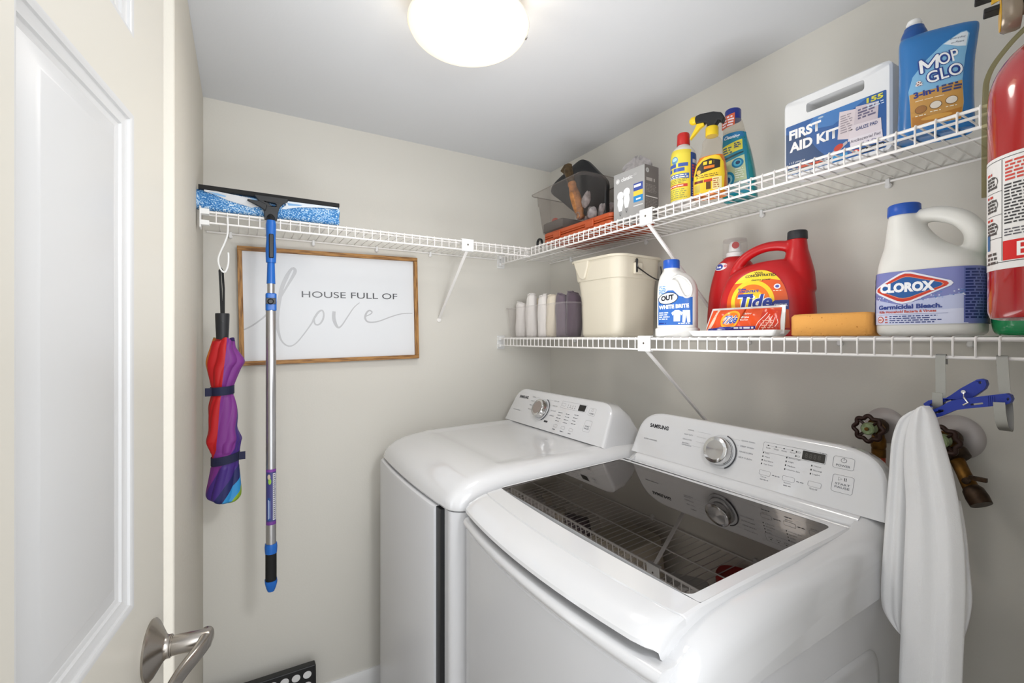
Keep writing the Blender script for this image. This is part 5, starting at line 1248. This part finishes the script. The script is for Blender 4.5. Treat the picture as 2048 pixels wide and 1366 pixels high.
def squeegee():
    # local frame: x along the wall (world +y), -y towards the camera (world +x), z up; origin under the pole
    t = thing('window_squeegee', 'blue and black window squeegee on a silver extension pole, hooked over the short shelf', 'squeegee', (.301, -1.2145, .640), PI / 2)
    z0 = 0.0; BL = mat('squeegee_blue', '#1d63b8', .35)
    zz = lambda py: 1.385 + (677 - py) * .001484 - .640
    hd = t
    # head: scrubber sleeve standing on the shelf wires behind the rail
    yb = .040
    R = []
    for i in range(25):
        f = i / 24; x = -.190 + .387 * f; top = 1.812 - .640 - .006 * math.sin(PI * f) + (-.004 if f < .04 else 0); bot = 1.751 - .640
        ring = []
        for k in range(16):
            a = 2 * PI * k / 16; th = .013 + .0015 * math.sin(9 * f + k)
            ring.append((x + .002 * math.sin(k * 2), yb + th * math.cos(a), (top + bot) / 2 + (top - bot) / 2 * math.sin(a)))
        R.append(ring)
    M().rings(R).build('scrubber_sleeve', microfibre(), t, smooth=60)
    # white worn backing showing on the sleeve front
    def cc(P):
        o = []
        for x_, y_ in P: a, b = atx(380 + x_ / 4.267, 340 + y_ / 4.267, .276); o.append((a + 1.2145, b - .640))
        return o
    L = Lab(lambda u, v, h: (u, yb - .0152 - h, v), base=.0004)
    L.poly(cc([(120, 160), (600, 258), (640, 300), (620, 318), (520, 318), (430, 292), (330, 262), (240, 225), (175, 196), (120, 182)]), '#c9cbce').poly(cc([(165, 186), (240, 200), (310, 222), (300, 232), (220, 216)]), '#7fabd4', 1).poly(cc([(510, 238), (590, 250), (600, 268), (540, 262)]), '#8db4d8', 1)
    L.poly(cc([(800, 262), (1265, 322), (1262, 334), (1100, 322), (940, 318), (800, 336), (780, 330), (820, 300)]), '#cdd6df').poly(cc([(830, 282), (960, 300), (930, 308), (840, 304)]), '#6f9fce', 1)
    L.build('worn_patch', t)
    M().box(-.1805, .1965, yb - .019, yb - .014, 1.8065 - .640, 1.8185 - .640).build('rubber_blade', BLACKR, t, bevel=.001)
    M().box(-.1805, .1965, yb - .016, yb - .002, 1.8055 - .640, 1.814 - .640).build('blade_channel', BLACK, t, bevel=.001)
    zn = lambda z: z - .640
    holed(M(), [[(-.044, zn(1.8065)), (.046, zn(1.8065)), (.046, zn(1.799)), (.034, zn(1.792)), (.024, zn(1.779)), (.019, zn(1.760)), (.0165, zn(1.738)), (-.0165, zn(1.738)), (-.018, zn(1.760)), (-.021, zn(1.776)), (-.030, zn(1.790))],
                [(-.010, zn(1.7905)), (.012, zn(1.789)), (.016, zn(1.785)), (.010, zn(1.779)), (-.002, zn(1.783))]], .008, .022).build('neck', BLACK, t, bevel=.002)
    M().prism([(-.014, 1.762 - .64), (-.030, 1.772 - .64), (-.062, 1.786 - .64), (-.060, 1.790 - .64), (-.028, 1.789 - .64), (-.010, 1.780 - .64)], -.004, .006, T=Matrix.Translation((0, .006, 0))).build('release_lever', BLACK, t, bevel=.002)
    # pivot piece going over the rail, then collar and pole hanging outside
    M().tube([(0, .018, 1.748 - .64), (0, .008, 1.737 - .64), (0, .001, 1.722 - .64)], .0125, 14).build('pivot', BLACK, t)
    M().lathe([(0, zz(442)), (.0115, zz(442)), (.0140, zz(450)), (.0125, zz(480)), (.0145, zz(500)), (.0135, zz(526)), (0, zz(526))][::-1], 28).build('blue_collar', BL, t, smooth=50)
    M().box(-.0065, .0065, -.0165, -.008, zz(518), zz(470)).build('button_insert', BLACK, t, bevel=.003)
    M().lathe([(0, zz(568)), (.0118, zz(568)), (.0100, zz(526)), (0, zz(526))], 28).build('socket', BL, t, smooth=50)
    M().lathe([(0, zz(592)), (.0100, zz(592)), (.0100, zz(566)), (0, zz(566))], 24).build('inner_pole', ALU, t, smooth=50)
    M().rings([[(x, y, z) for x, y in rrect(.029, .029, .007, 5)] for z in (zz(622), zz(587))]).build('clamp', BL, t, bevel=.003, smooth=50)
    M().lathe([(0, 0), (.0085, 0), (.0085, .006), (.006, .009), (0, .009)], 20, T=Matrix.Translation((-.002, -.014, zz(604))) @ Matrix.Rotation(PI / 2, 4, 'X')).box(-.014, .012, -.018, -.0145, zz(609), zz(597)).build('clamp_screw', BLACK, t, bevel=.001)
    M().lathe([(0, zz(1092)), (.0138, zz(1092)), (.0138, zz(620)), (0, zz(620))], 36).build('outer_pole', ALU, t, smooth=50)
    L = Lab(cyl(.0139), .003, None, .0003)
    za, zb = zz(1046) , zz(936)
    L.rect(-.016, za, .016, zb, '#3f3f78').rect(-.016, zb - .008, .016, zb, '#7a3f96', 1).rect(-.016, za, .016, za + .010, '#6d3a8c', 1).rect(.004, za + .014, .013, zb - .012, '#cfcfd6', 1).bars(.005, za + .016, .012, zb - .014, 22, '#77777f', 2, 4, .6)
    L.rect(-.010, za + .014, -.002, za + .080, '#27508f', 1).rect(-.008, za + .018, -.006, za + .074, '#b9c6e0', 2).rect(-.0045, za + .02, -.003, za + .072, '#a9b6d8', 2).ell(-.004, zb - .035, .004, .009, '#8fb84a', 2).ell(-.006, zb - .022, .004, .008, '#c8b7a0', 2)
    L.build('pole_label', t)
    M().lathe([(0, zz(1104)), (.0160, zz(1104)), (.0172, zz(1092)), (.0160, zz(1085)), (0, zz(1085))], 32).build('blue_ring', BL, t, smooth=50)
    M().lathe([(0, zz(1162)), (.0150, zz(1162)), (.0150, zz(1103)), (0, zz(1103))], 32).build('grip', BLACKR, t, smooth=50)
    M().rings([[(x, y, z) for x, y in rrect(w_, w_, .008, 4)] for w_, z in ((.018, zz(1180)), (.026, zz(1172)), (.033, zz(1161)), (.033, zz(1158)))]).build('end_cap', BL, t, smooth=30)
squeegee()

def umbrella():
    UX = .292; ky = .00122; kz = .00149; y0 = -1.337
    wy = lambda cx: -1.337 + (390 + cx / 2.906 - 445) * ky
    wz = lambda cy_: 1.385 + (677 - (530 + cy_ / 2.906)) * kz
    t = thing('folded_umbrella', 'folded rainbow umbrella with a black handle, hanging in the corner beside the sign', 'umbrella', (UX, y0, wz(1340)))
    oz = wz(1340)
    um = mat('rainbow_nylon', '#752c80', .55, bump=.15, bscale=300); nt = um.node_tree; N_ = nt.nodes; K_ = nt.links
    def mth(op, x, y=None):
        n = N_.new('ShaderNodeMath'); n.operation = op
        for i, v in enumerate((x, y)):
            if v is None: continue
            if isinstance(v, (int, float)): n.inputs[i].default_value = v
            else: K_.new(v, n.inputs[i])
        return n.outputs[0]
    tc = N_.new('ShaderNodeTexCoord'); sp = N_.new('ShaderNodeSeparateXYZ'); K_.new(tc.outputs['Object'], sp.inputs[0])
    ang = mth('ARCTAN2', sp.outputs['Y'], mth('MULTIPLY', sp.outputs['X'], 1.15))
    hh = mth('DIVIDE', mth('SUBTRACT', wz(440) - oz, sp.outputs['Z']), wz(440) - oz)
    sh = mth('ADD', mth('ADD', mth('MULTIPLY', hh, 1.8), -.7), mth('MULTIPLY', mth('MAXIMUM', mth('SUBTRACT', hh, .66), 0.0), 11.5))
    qq = mth('ADD', mth('MULTIPLY', mth('ADD', ang, PI / 2), 180 / PI / 40), sh)
    fr_ = mth('FRACT', mth('ADD', mth('MULTIPLY', qq, .1), 1.0))
    rp = N_.new('ShaderNodeValToRGB'); rp.color_ramp.interpolation = 'CONSTANT'; e = rp.color_ramp.elements
    e[0].position = 0; e[0].color = hexc('#b41318'); e[1].position = .2; e[1].color = hexc('#752c80')
    for p_, c_ in ((.4, '#3f2476'), (.6, '#1c2058'), (.7, '#2a86c0'), (.8, '#7f9e26'), (.9, '#c96c22')): x_ = e.new(p_); x_.color = hexc(c_)
    K_.new(fr_, rp.inputs[0]); K_.new(rp.outputs[0], N_['Principled BSDF'].inputs['Base Color'])
    st = [(440, 105, 232, 1.0), (480, 92, 240, 1.0), (550, 72, 286, .8), (600, 76, 262, .9), (690, 95, 225, 1), (738, 95, 225, 1), (800, 80, 245, 1), (860, 78, 252, 1), (930, 80, 250, 1), (985, 68, 272, .9), (1010, 76, 266, 1), (1060, 98, 258, 1), (1130, 98, 256, 1), (1200, 85, 262, 1), (1290, 68, 268, .8), (1318, 96, 256, .7), (1334, 130, 236, .5)]
    S_ = crom(st, 10); R = []; n = 180; K = len(S_)
    for i, (cy_, xl, xr, q) in enumerate(S_):
        c = (wy(xl) + wy(xr)) / 2 - y0; hw = (wy(xr) - wy(xl)) / 2; dep = min(hw, .030) * .95; ring = []; f = i / (K - 1)
        tw = f * 2.6; st_ = 1 if not (685 < cy_ < 745 or 1055 < cy_ < 1135) else .3
        for k in range(n):
            a = 2 * PI * k / n
            w_ = 1 + st_ * (.10 * math.sin(4 * (a + tw)) + .11 * abs(math.sin(4.5 * (a + tw * 1.2) + 1)) - .05) * (1 - .6 * abs(math.sin(a)) ** 6)
            ring.append((dep * w_ * math.cos(a), c + hw * w_ * math.sin(a), wz(cy_) - oz + (.010 * math.sin(3 * a + 1) if i == 0 else 0)))
        R.append(ring)
    M().rings(R).build('canopy', um, t, smooth=70)
    NV = mat('navy_webbing', '#191c3c', .7)
    def band(ca, cb, xl, xr, tiltv, tab):
        c = (wy(xl) + wy(xr)) / 2 - y0; hw = (wy(xr) - wy(xl)) / 2 + .0015; P = []
        for k in range(40):
            a = 2 * PI * k / 40; P.append((.031 * math.cos(a), c + hw * math.sin(a), (wz(ca) + wz(cb)) / 2 - oz + tiltv * math.sin(a)))
        m = M().tube(P, 1, sq=(.0235, .0015), up=(0, 0, 1), closed=True)
        m.box(.014, .0165, c + tab * (hw - .002), c + tab * (hw + .014), (wz(ca) + wz(cb)) / 2 - oz - .011 + tiltv * tab, (wz(ca) + wz(cb)) / 2 - oz + .011 + tiltv * tab) if tab > 0 else m.box(.014, .0165, c - hw - .012, c - hw + .004, (wz(ca) + wz(cb)) / 2 - oz - .012 - tiltv, (wz(ca) + wz(cb)) / 2 - oz + .011 - tiltv)
        m.build('closing_strap', NV, t)
    band(692, 736, 95, 225, .002, -1); band(1065, 1120, 98, 258, .006, 1)
    h = M().lathe([(0, wz(445) - oz), (.0150, wz(440) - oz), (.0158, wz(400) - oz), (.0166, wz(370) - oz), (.0170, wz(345) - oz), (.0178, wz(295) - oz), (.0172, wz(288) - oz), (0, wz(288) - oz)], 36).build('handle', mat('matte_black', '#222326', .5), t, smooth=40)
    M().lathe([(0, 0), (.003, 0), (.003, .001), (0, .0015)], 14, T=Matrix.Translation((.0175, 0, wz(335) - oz)) @ Matrix.Rotation(PI / 2, 4, 'Y')).build('push_button', BLACK, h)
    M().lathe([(0, wz(500) - oz), (.007, wz(500) - oz), (.011, wz(450) - oz), (.011, wz(430) - oz), (0, wz(430) - oz)], 20).build('shaft', BLACK, t)
    M().tube([(0, -.002, wz(292) - oz), (.001, -.004, wz(150) - oz), (0, -.0065, wz(52) - oz), (-.004, -.004, wz(36) - oz), (-.007, -.000, wz(52) - oz), (-.003, .003, wz(150) - oz), (0, .003, wz(292) - oz)], 1, sq=(.006, .0022), up=(0, 1, 0)).build('wrist_strap', BLACKR, t)
    for k, yy in enumerate((-.022, -.016, -.010, .010, .017)):
        M().lathe([(0, 0), (.0018, 0), (.0018, .007), (0, .009)], 8, T=Matrix.Translation((.010, yy, wz(462 - 6 * (k % 2)) - oz))).build('rib_tip', CHROME, t)
    # hook
    hk = thing('white_hook', 'white S-shaped hook carrying the rainbow umbrella from the shelf rail', 'hook', (.2915, -1.322, 1.700))
    pts = [(-.012, 453 - 6, 455), (-.008, 444, 456), (.003, 446, 455), (.004, 460, 456), (.002, 478, 455), (0, 495, 449), (0, 510, 442), (0, 524, 437), (0, 537, 438), (0, 548, 444), (0, 549, 451), (0, 536, 456), (0, 522, 457), (0, 512, 456.5)]
    P = [(dx, -1.337 + (px - 445) * ky + 1.322, 1.385 + (677 - py) * kz - 1.700) for dx, py, px in pts]
    M().tube(crom(P, 5), .0026, 8).build('hook_wire', PLW, hk)
umbrella()

def stool():
    t = thing('folded_step_stool', 'black folding step stool with white dots leaning flat on the left wall near the floor', 'step stool', (.040, -1.235, 0), tilt=(math.radians(-4.0), 0, PI / 2))
    w, h = .345, .232
    M().box(-w / 2, w / 2, -.058, -.026, .0, h).build('top_panel', BLACK, t, bevel=.004)
    L = Lab(flat(-.058), base=.0006)
    for r in range(6):
        for c in range(9):
            L.ell(-w / 2 + .030 + c * .0358, h - .026 - r * .036, .0135, .0122, '#d9d9d9')
    L.build('grip_dots', t)
    for sx in (-1, 1):
        M().box(sx * (w / 2 - .035) - .022, sx * (w / 2 - .035) + .022, -.026, -.004, .0, h - .012).build('folding_leg', BLACK, t, bevel=.003)
stool()

# ================================================================ hooks, peg, towel and water valves under the lower shelf
def peg():
    ox, oy, oz = 1.560, -.318, 1.28
    t = thing('blue_clothes_peg', 'large bright blue plastic clothes peg clamping the white towel', 'clothes peg', (ox, oy, oz))
    PB = mat('peg_blue', '#22389c', .35)
    def cv(P):
        o = []
        for cx, cy in P:
            x, z = at(1680 + cx / 5.465, 740 + cy / 5.465, oy); o.append((x - ox, z - oz))
        return o
    lo = [(852, 432), (905, 424), (970, 436), (1040, 430), (1120, 398), (1200, 350), (1260, 326), (1330, 318), (1450, 300), (1600, 280), (1740, 264), (1840, 252), (1885, 272), (1903, 318), (1880, 358), (1840, 372), (1740, 386), (1600, 400), (1400, 418), (1280, 436), (1200, 470), (1130, 500), (1040, 522), (960, 528), (890, 527)]
    def slot(x0, y0, x1, y1, w): 
        d = Vector((x1 - x0, y1 - y0)); L_ = d.length; d.normalize(); n = Vector((-d.y, d.x)); o = []
        for s_, b in ((1, Vector((x1, y1))), (-1, Vector((x0, y0)))):
            for k in range(7):
                a = PI / 2 - PI * k / 6; o.append(tuple(b + d * (s_ * w * math.cos(a)) + n * (s_ * w * math.sin(a))))
        return o
    holed(M(), [cv(lo), cv(slot(1062, 466, 1152, 440, 11)), cv(slot(1462, 374, 1580, 360, 10)), cv([(1860 + 14 * math.cos(a), 313 + 16 * math.sin(a)) for a in [2 * PI * k / 12 for k in range(12)]])], -.010, .003).build('lower_arm', PB, t, bevel=.0012)
    for k in range(4):
        P = cv([(1640 + k * 22, 284), (1648 + k * 22, 282), (1652 + k * 22, 386), (1644 + k * 22, 388)])
        M().prism(P, -.0112, -.009).build('grip_rib', PB, t) 
    up = [(895, 372), (950, 335), (1040, 318), (1140, 310), (1200, 275), (1300, 205), (1400, 150), (1480, 106), (1530, 97), (1580, 115), (1594, 160), (1570, 210), (1500, 262), (1440, 302), (1380, 332), (1300, 372), (1240, 366), (1190, 328), (1130, 350), (1050, 400), (965, 412), (920, 400)]
    holed(M(), [cv(up), cv(slot(985, 384, 1060, 366, 13)), cv([(1519 + 15 * math.cos(a), 139 + 15 * math.sin(a)) for a in [2 * PI * k / 12 for k in range(12)]])], .004, .016).build('upper_arm', PB, t, bevel=.0012)
    P = [Vector((*cv([(1350, 238)])[0], 0)), Vector((*cv([(1385, 300)])[0], 0)), Vector((*cv([(1430, 350)])[0], 0)), Vector((*cv([(1375, 378)])[0], 0))]
    M().tube([(p.x, -.0115 if i else .002, p.y) for i, p in enumerate(P)], .0013, 6).build('spring_wire', CHROME, t)
    c = cv([(1352, 238)])[0]
    M().lathe([(0, -.006), (.0028, -.006), (.0028, .006), (0, .006)], 14, T=Matrix.Translation((c[0], .004, c[1])) @ Matrix.Rotation(PI / 2, 4, 'X')).build('spring_coil', CHROME, t)
peg()
def shook(label, x, ytop, pts, rz):
    t = thing('steel_hook', label, 'hook', (x, -.2855, 1.354), rz, 'flat steel hooks under the lower shelf')
    M().tube(crom(pts, 5), 1, sq=(.0125, .0014), up=(1, 0, 0)).build('hook_strap', mat('dull_steel', '#9c9b95', .38, metal=.85), t)
shook('flat steel S-hook hanging from the shelf rail just above the peg jaws', 1.540, 0, [(0, .012, -.012), (0, .008, .001), (0, 0, .0045), (0, -.006, .002), (0, -.0085, -.012), (.001, -.012, -.045), (.002, -.018, -.076), (.002, -.026, -.088), (.002, -.036, -.086), (.002, -.041, -.072), (.002, -.042, -.056)], math.radians(8))
shook('flat steel S-hook on the right, looped round the long handle of the peg', 1.6135, 0, [(-.004, .012, -.012), (-.003, .008, .001), (-.002, 0, .0045), (-.001, -.006, .002), (0, -.009, -.012), (.002, -.012, -.040), (.006, -.018, -.072), (.008, -.026, -.098), (.008, -.036, -.104), (.006, -.047, -.096), (.004, -.050, -.078), (.003, -.050, -.062)], math.radians(4))

def towel():
    t = thing('white_towel', 'long white cotton towel hanging from the blue peg beside the washer', 'towel', (1.52, -.32, .62))
    m = mat('white_cotton', '#e9e9ea', .92, sheen=.3, bump=.4, bscale=700)
    def sheet(name, st, y, th, seed, fold, zbot=None, capb=True):
        S_ = crom(st, 4); R = []; n = 56; K = len(S_)
        for i, (py, xl, xr) in enumerate(S_):
            x0, z = at(xl, py, y); x1, _ = at(xr, py, y); f = i / (K - 1); ring = []
            for k in range(n):
                a = 2 * PI * k / n; u = math.cos(a); s_ = math.sin(a)
                rip = fold * min(1, .08 + f * 3) * (math.sin(u * 4.4 + seed + f * 1.2) * .6 + math.sin(u * 8.1 + seed * 2 - f * 1.6) * .35) * (1 - abs(u) ** 6)
                ring.append(((x0 + x1) / 2 + (x1 - x0) / 2 * u - 1.52, y + .32 + th * math.copysign(abs(s_) ** .8, s_) * (1 - .3 * abs(u) ** 3) + rip, z - .62 + .003 * math.sin(u * 3 + seed) * (1 if i == K - 1 else 0)))
            R.append(ring)
        return M().rings(R).build(name, m, t, smooth=180)
    sheet('front_fold', [(812, 1842, 1858), (818, 1832, 1866), (832, 1824, 1874), (870, 1812, 1887), (930, 1808, 1906), (1000, 1812, 1921), (1060, 1811, 1929), (1130, 1808, 1932), (1200, 1805, 1930), (1280, 1801, 1926), (1366, 1798, 1923), (1460, 1796, 1922), (1500, 1797, 1921)], -.345, .012, .6, .0055)
    sheet('left_fold', [(816, 1838, 1856), (826, 1815, 1850), (842, 1797, 1842), (880, 1784, 1832), (940, 1779, 1828), (1000, 1774, 1826), (1080, 1768, 1824), (1150, 1763, 1822), (1200, 1763, 1820), (1225, 1770, 1818), (1250, 1787, 1816), (1266, 1803, 1814)], -.312, .010, 2.1, .004)
    sheet('right_fold', [(1000, 1900, 1921), (1060, 1902, 1932), (1120, 1903, 1938), (1180, 1904, 1944), (1215, 1905, 1941), (1250, 1905, 1933), (1278, 1906, 1924)], -.322, .010, 4, .006)
towel()

def valve(label, x, z, wr, outlet):
    t = thing('water_valve', label, 'water valve', (x, 0, z))
    Y = Matrix.Rotation(PI / 2, 4, 'X')
    M().lathe([(0, 0), (.040 * wr, 0), (.0405 * wr, .0015), (.036 * wr, .006), (.016, .009), (0, .009)], 48, T=Y).build('wall_plate', mat('plate_grey', '#b8b2b0', .35, metal=.2), t, smooth=40)
    b = M().lathe([(0, 0), (.011, .006), (.011, .022), (.0165, .024), (.019, .030), (.0165, .046), (.012, .050), (.010, .066), (.0105, .068), (0, .068)], 20, T=Y).build('valve_body', BRASSD, t, smooth=40)
    M().lathe([(0, .044), (.0185, .044), (.0185, .056), (0, .056)], 6, T=Y).build('packing_nut', BRASS, b, bevel=.001)
    # scalloped hand wheel
    P = []
    for k in range(96):
        a = 2 * PI * k / 96; q = .0262 + .0025 * math.cos(8 * a); P.append((q * math.cos(a), -.083, q * math.sin(a)))
    w_ = M().tube(P, .0048, 8, closed=True).build('hand_wheel', mat('dark_red_wheel', '#35201a', .35, metal=.3), t, smooth=60)
    for k in range(4):
        a = PI / 4 + PI / 2 * k; M().tube([(.006 * math.cos(a), -.078, .006 * math.sin(a)), (.025 * math.cos(a), -.083, .025 * math.sin(a))], .0032, 6).build('spoke', mat('dark_red_wheel', '#35201a'), w_)
    M().lathe([(0, .066), (.0135, .070), (.0135, .0865), (.011, .089), (0, .0885)], 28, T=Y).build('tag_disc', mat('verdigris_tag', '#8a9a72', .4, metal=.3, var=.3, vscale=120), w_, smooth=40)
    M().lathe([(0, .088), (.0042, .088), (.004, .0925), (0, .093)], 8, T=Y).build('wheel_nut', BRASS, w_)
    for i, (p0, p1, prof, m_) in enumerate(outlet):
        a, c = Vector(p0), Vector(p1); d = c - a; T = Matrix.Translation(a) @ d.normalized().to_track_quat('Z', 'Y').to_matrix().to_4x4()
        M().lathe([(0, 0)] + [(r, q * d.length) for r, q in prof] + [(0, d.length)], 20, T=T).build(('outlet', 'hose_coupling', 'hose', 'shutoff')[min(i, 3)], m_, t, smooth=40)
    return t
HO = mat('orange_red_washer', '#b8452a', .45)
valve('hot water valve with a dark scalloped wheel, left of the towel', 1.352, 1.184, 1.0, [
    ((0, -.036, -.010), (.002, -.038, -.052), [(.011, 0), (.012, .3), (.0145, .45), (.0145, .8), (.012, 1)], BRASS),
    ((.002, -.038, -.050), (.002, -.038, -.068), [(.0135, 0), (.0135, 1)], BRASS),
    ((.002, -.038, -.066), (.001, -.038, -.230), [(.0125, 0), (.0125, 1)], HO)])
v = valve('cold water valve half hidden behind the towel, with a spare side outlet', 1.477, 1.180, 1.12, [
    ((.0, -.036, -.008), (.020, -.050, -.036), [(.011, 0), (.013, .3), (.0185, .55), (.0185, .95), (.015, 1)], BRASSD),
    ((.012, -.048, -.034), (.042, -.070, -.088), [(.012, 0), (.0115, .5), (.013, 1)], BRASS),
    ((.040, -.068, -.082), (.058, -.080, -.110), [(.012, 0), (.0165, .2), (.018, .6), (.017, 1)], BRASSD)])
m = M().box(.040, .066, -.084, -.076, -.066, -.058).lathe([(0, 0), (.006, 0), (.006, .012), (0, .013)], 16, T=Matrix.Translation((.036, -.072, -.070)) @ Matrix.Rotation(PI / 2, 4, 'X'))
m.build('shutoff_lever', BRASSD, v, bevel=.001)
M().tube([(-.008, -.048, -.034), (-.010, -.05, -.06), (-.004, -.052, -.11), (0, -.05, -.20)], .012, 12).build('hose', mat('dark_hose', '#4a403a', .5), v)

# ================================================================ fire extinguisher on the right wall
def extinguisher():
    R = .0585; cx, cy, zb = 1.6985, -.456, 1.408
    t = thing('fire_extinguisher', 'red fire extinguisher with a white instruction label, hung at the right edge', 'fire extinguisher', (cx, cy, zb), math.radians(17))
    RED = mat('extinguisher_red', '#a3080b', .18, coat=.8)
    prof = [(0, .008), (.03, .006), (.050, .0), (.056, .002), (R, .010), (R, .270)] + [(R * math.cos(a) * 1 if a < 1.2 else R * math.cos(a), .270 + .072 * math.sin(a)) for a in [PI / 2 * k / 12 for k in range(1, 11)]] + [(.013, .346), (.013, .358), (0, .358)]
    M().lathe(prof, 64).build('cylinder', RED, t, smooth=50)
    G = mat('grey_brass', '#5b554a', .35, metal=.8)
    v = M().lathe([(0, .352), (.016, .352), (.0175, .356), (.0175, .368), (.014, .372), (.014, .395), (0, .395)], 24).build('valve', G, t, smooth=40)
    M().box(-.062, .060, -.009, .009, .386, .392).box(-.070, .055, -.008, .008, .405, .410).build('lever', mat('black_lever', '#1d1c1b', .4, metal=.3), v, bevel=.0015)
    # pressure gauge pointing to the left, yellow safety seal
    T = Matrix.Translation((-.018, -.004, .378)) @ Matrix.Rotation(-PI / 2, 4, 'Y')
    g = M().lathe([(0, 0), (.007, 0), (.007, .010), (.0205, .012), (.022, .016), (.022, .026), (.020, .029), (0, .029)], 36, T=T).build('gauge', mat('gauge_case', '#8d8070', .25, metal=.4), t, smooth=40)
    M().lathe([(0, .0292), (.0185, .0292), (.0185, .0300), (0, .0300)], 36, T=T).build('gauge_face', mat('gauge_face_yellow', '#d9a72e', .35), g)
    M().tube([(-.012, -.012, .392), (-.030, -.020, .398), (-.046, -.014, .400), (-.054, .0, .404)], 1, sq=(.012, .0015), up=(0, 0, 1)).build('seal_strap', mat('yellow_seal', '#e0b23a', .35), t)
    M().tube(crom([(-.006, .012, .374), (-.020, .014, .366), (-.040, .018, .346), (-.056, .018, .318), (-.0595, .018, .28), (-.0600, .018, .16)], 6), .003, 10).build('hose', clear_mat('clear_hose', '#a89f70', '#d9d6c0'), t, smooth=60)
    M().box(-.030, .030, .050, .072, .060, .30).build('wall_bracket', mat('dark_bracket', '#5d5a55', .4, metal=.6), t, bevel=.002)
    M().tube([(math.cos(a) * (R + .001), math.sin(a) * (R + .001), .16) for a in [math.radians(20 + 14 * k) for k in range(11)]], 1, sq=(.014, .0012), up=(0, 0, 1)).build('clamp_band', G, t)
    L = Lab(cyl(R, -.36), .005, None, .0004)
    z0, z1 = .060, .196
    L.rect(-.075, z0, .075, z1, '#e5e2df').rect(-.075, z1 - .0045, .075, z1 - .0038, '#3a3a3c', 1)
    L.rect(-.033, z0 + .010, .040, z0 + .033, '#cf1f1d', 1).rect(-.075, z0 + .008, .075, z0 + .0088, '#3a3a3c', 1)
    L.text('B', -.018, z0 + .0135, .0165, .0165, '#f2eeea', 2).text('C', .010, z0 + .0135, .019, .0165, '#f2eeea', 2)
    L.rect(-.0345, z0 + .010, -.0338, z1 - .005, '#3a3a3c', 1)
    for k, zc in enumerate((.168, .140, .112)):
        L.rect(-.062, zc - .014, -.034, zc - .0134, '#3a3a3c', 1)
        L.bars(-.060, zc - .010, -.040, zc + .006, 4, '#4a4745', 2, 20 + k, .7).ring([(-.049 + .009 * math.cos(a), zc - .001 + .007 * math.sin(a)) for a in [2 * PI * j / 18 for j in range(18)]], .0009, '#4a4745', 2).bars(-.060, zc + .007, -.048, zc + .012, 1, '#c4372a', 2, 30 + k, .6)
    L.rect(-.061, .085, -.054, .104, '#2a6aa0', 2).bars(-.060, .066, -.040, .082, 3, '#4a4745', 2, 44, .6)
    L.bars(-.030, .163, .045, .188, 6, '#c8483c', 2, 11, .55).bars(-.031, .112, .045, .161, 13, '#3b3a3c', 2, 12, .5).bars(-.031, .098, .030, .108, 3, '#55535a', 2, 13, .45)
    L.build('instruction_label', t)
extinguisher()
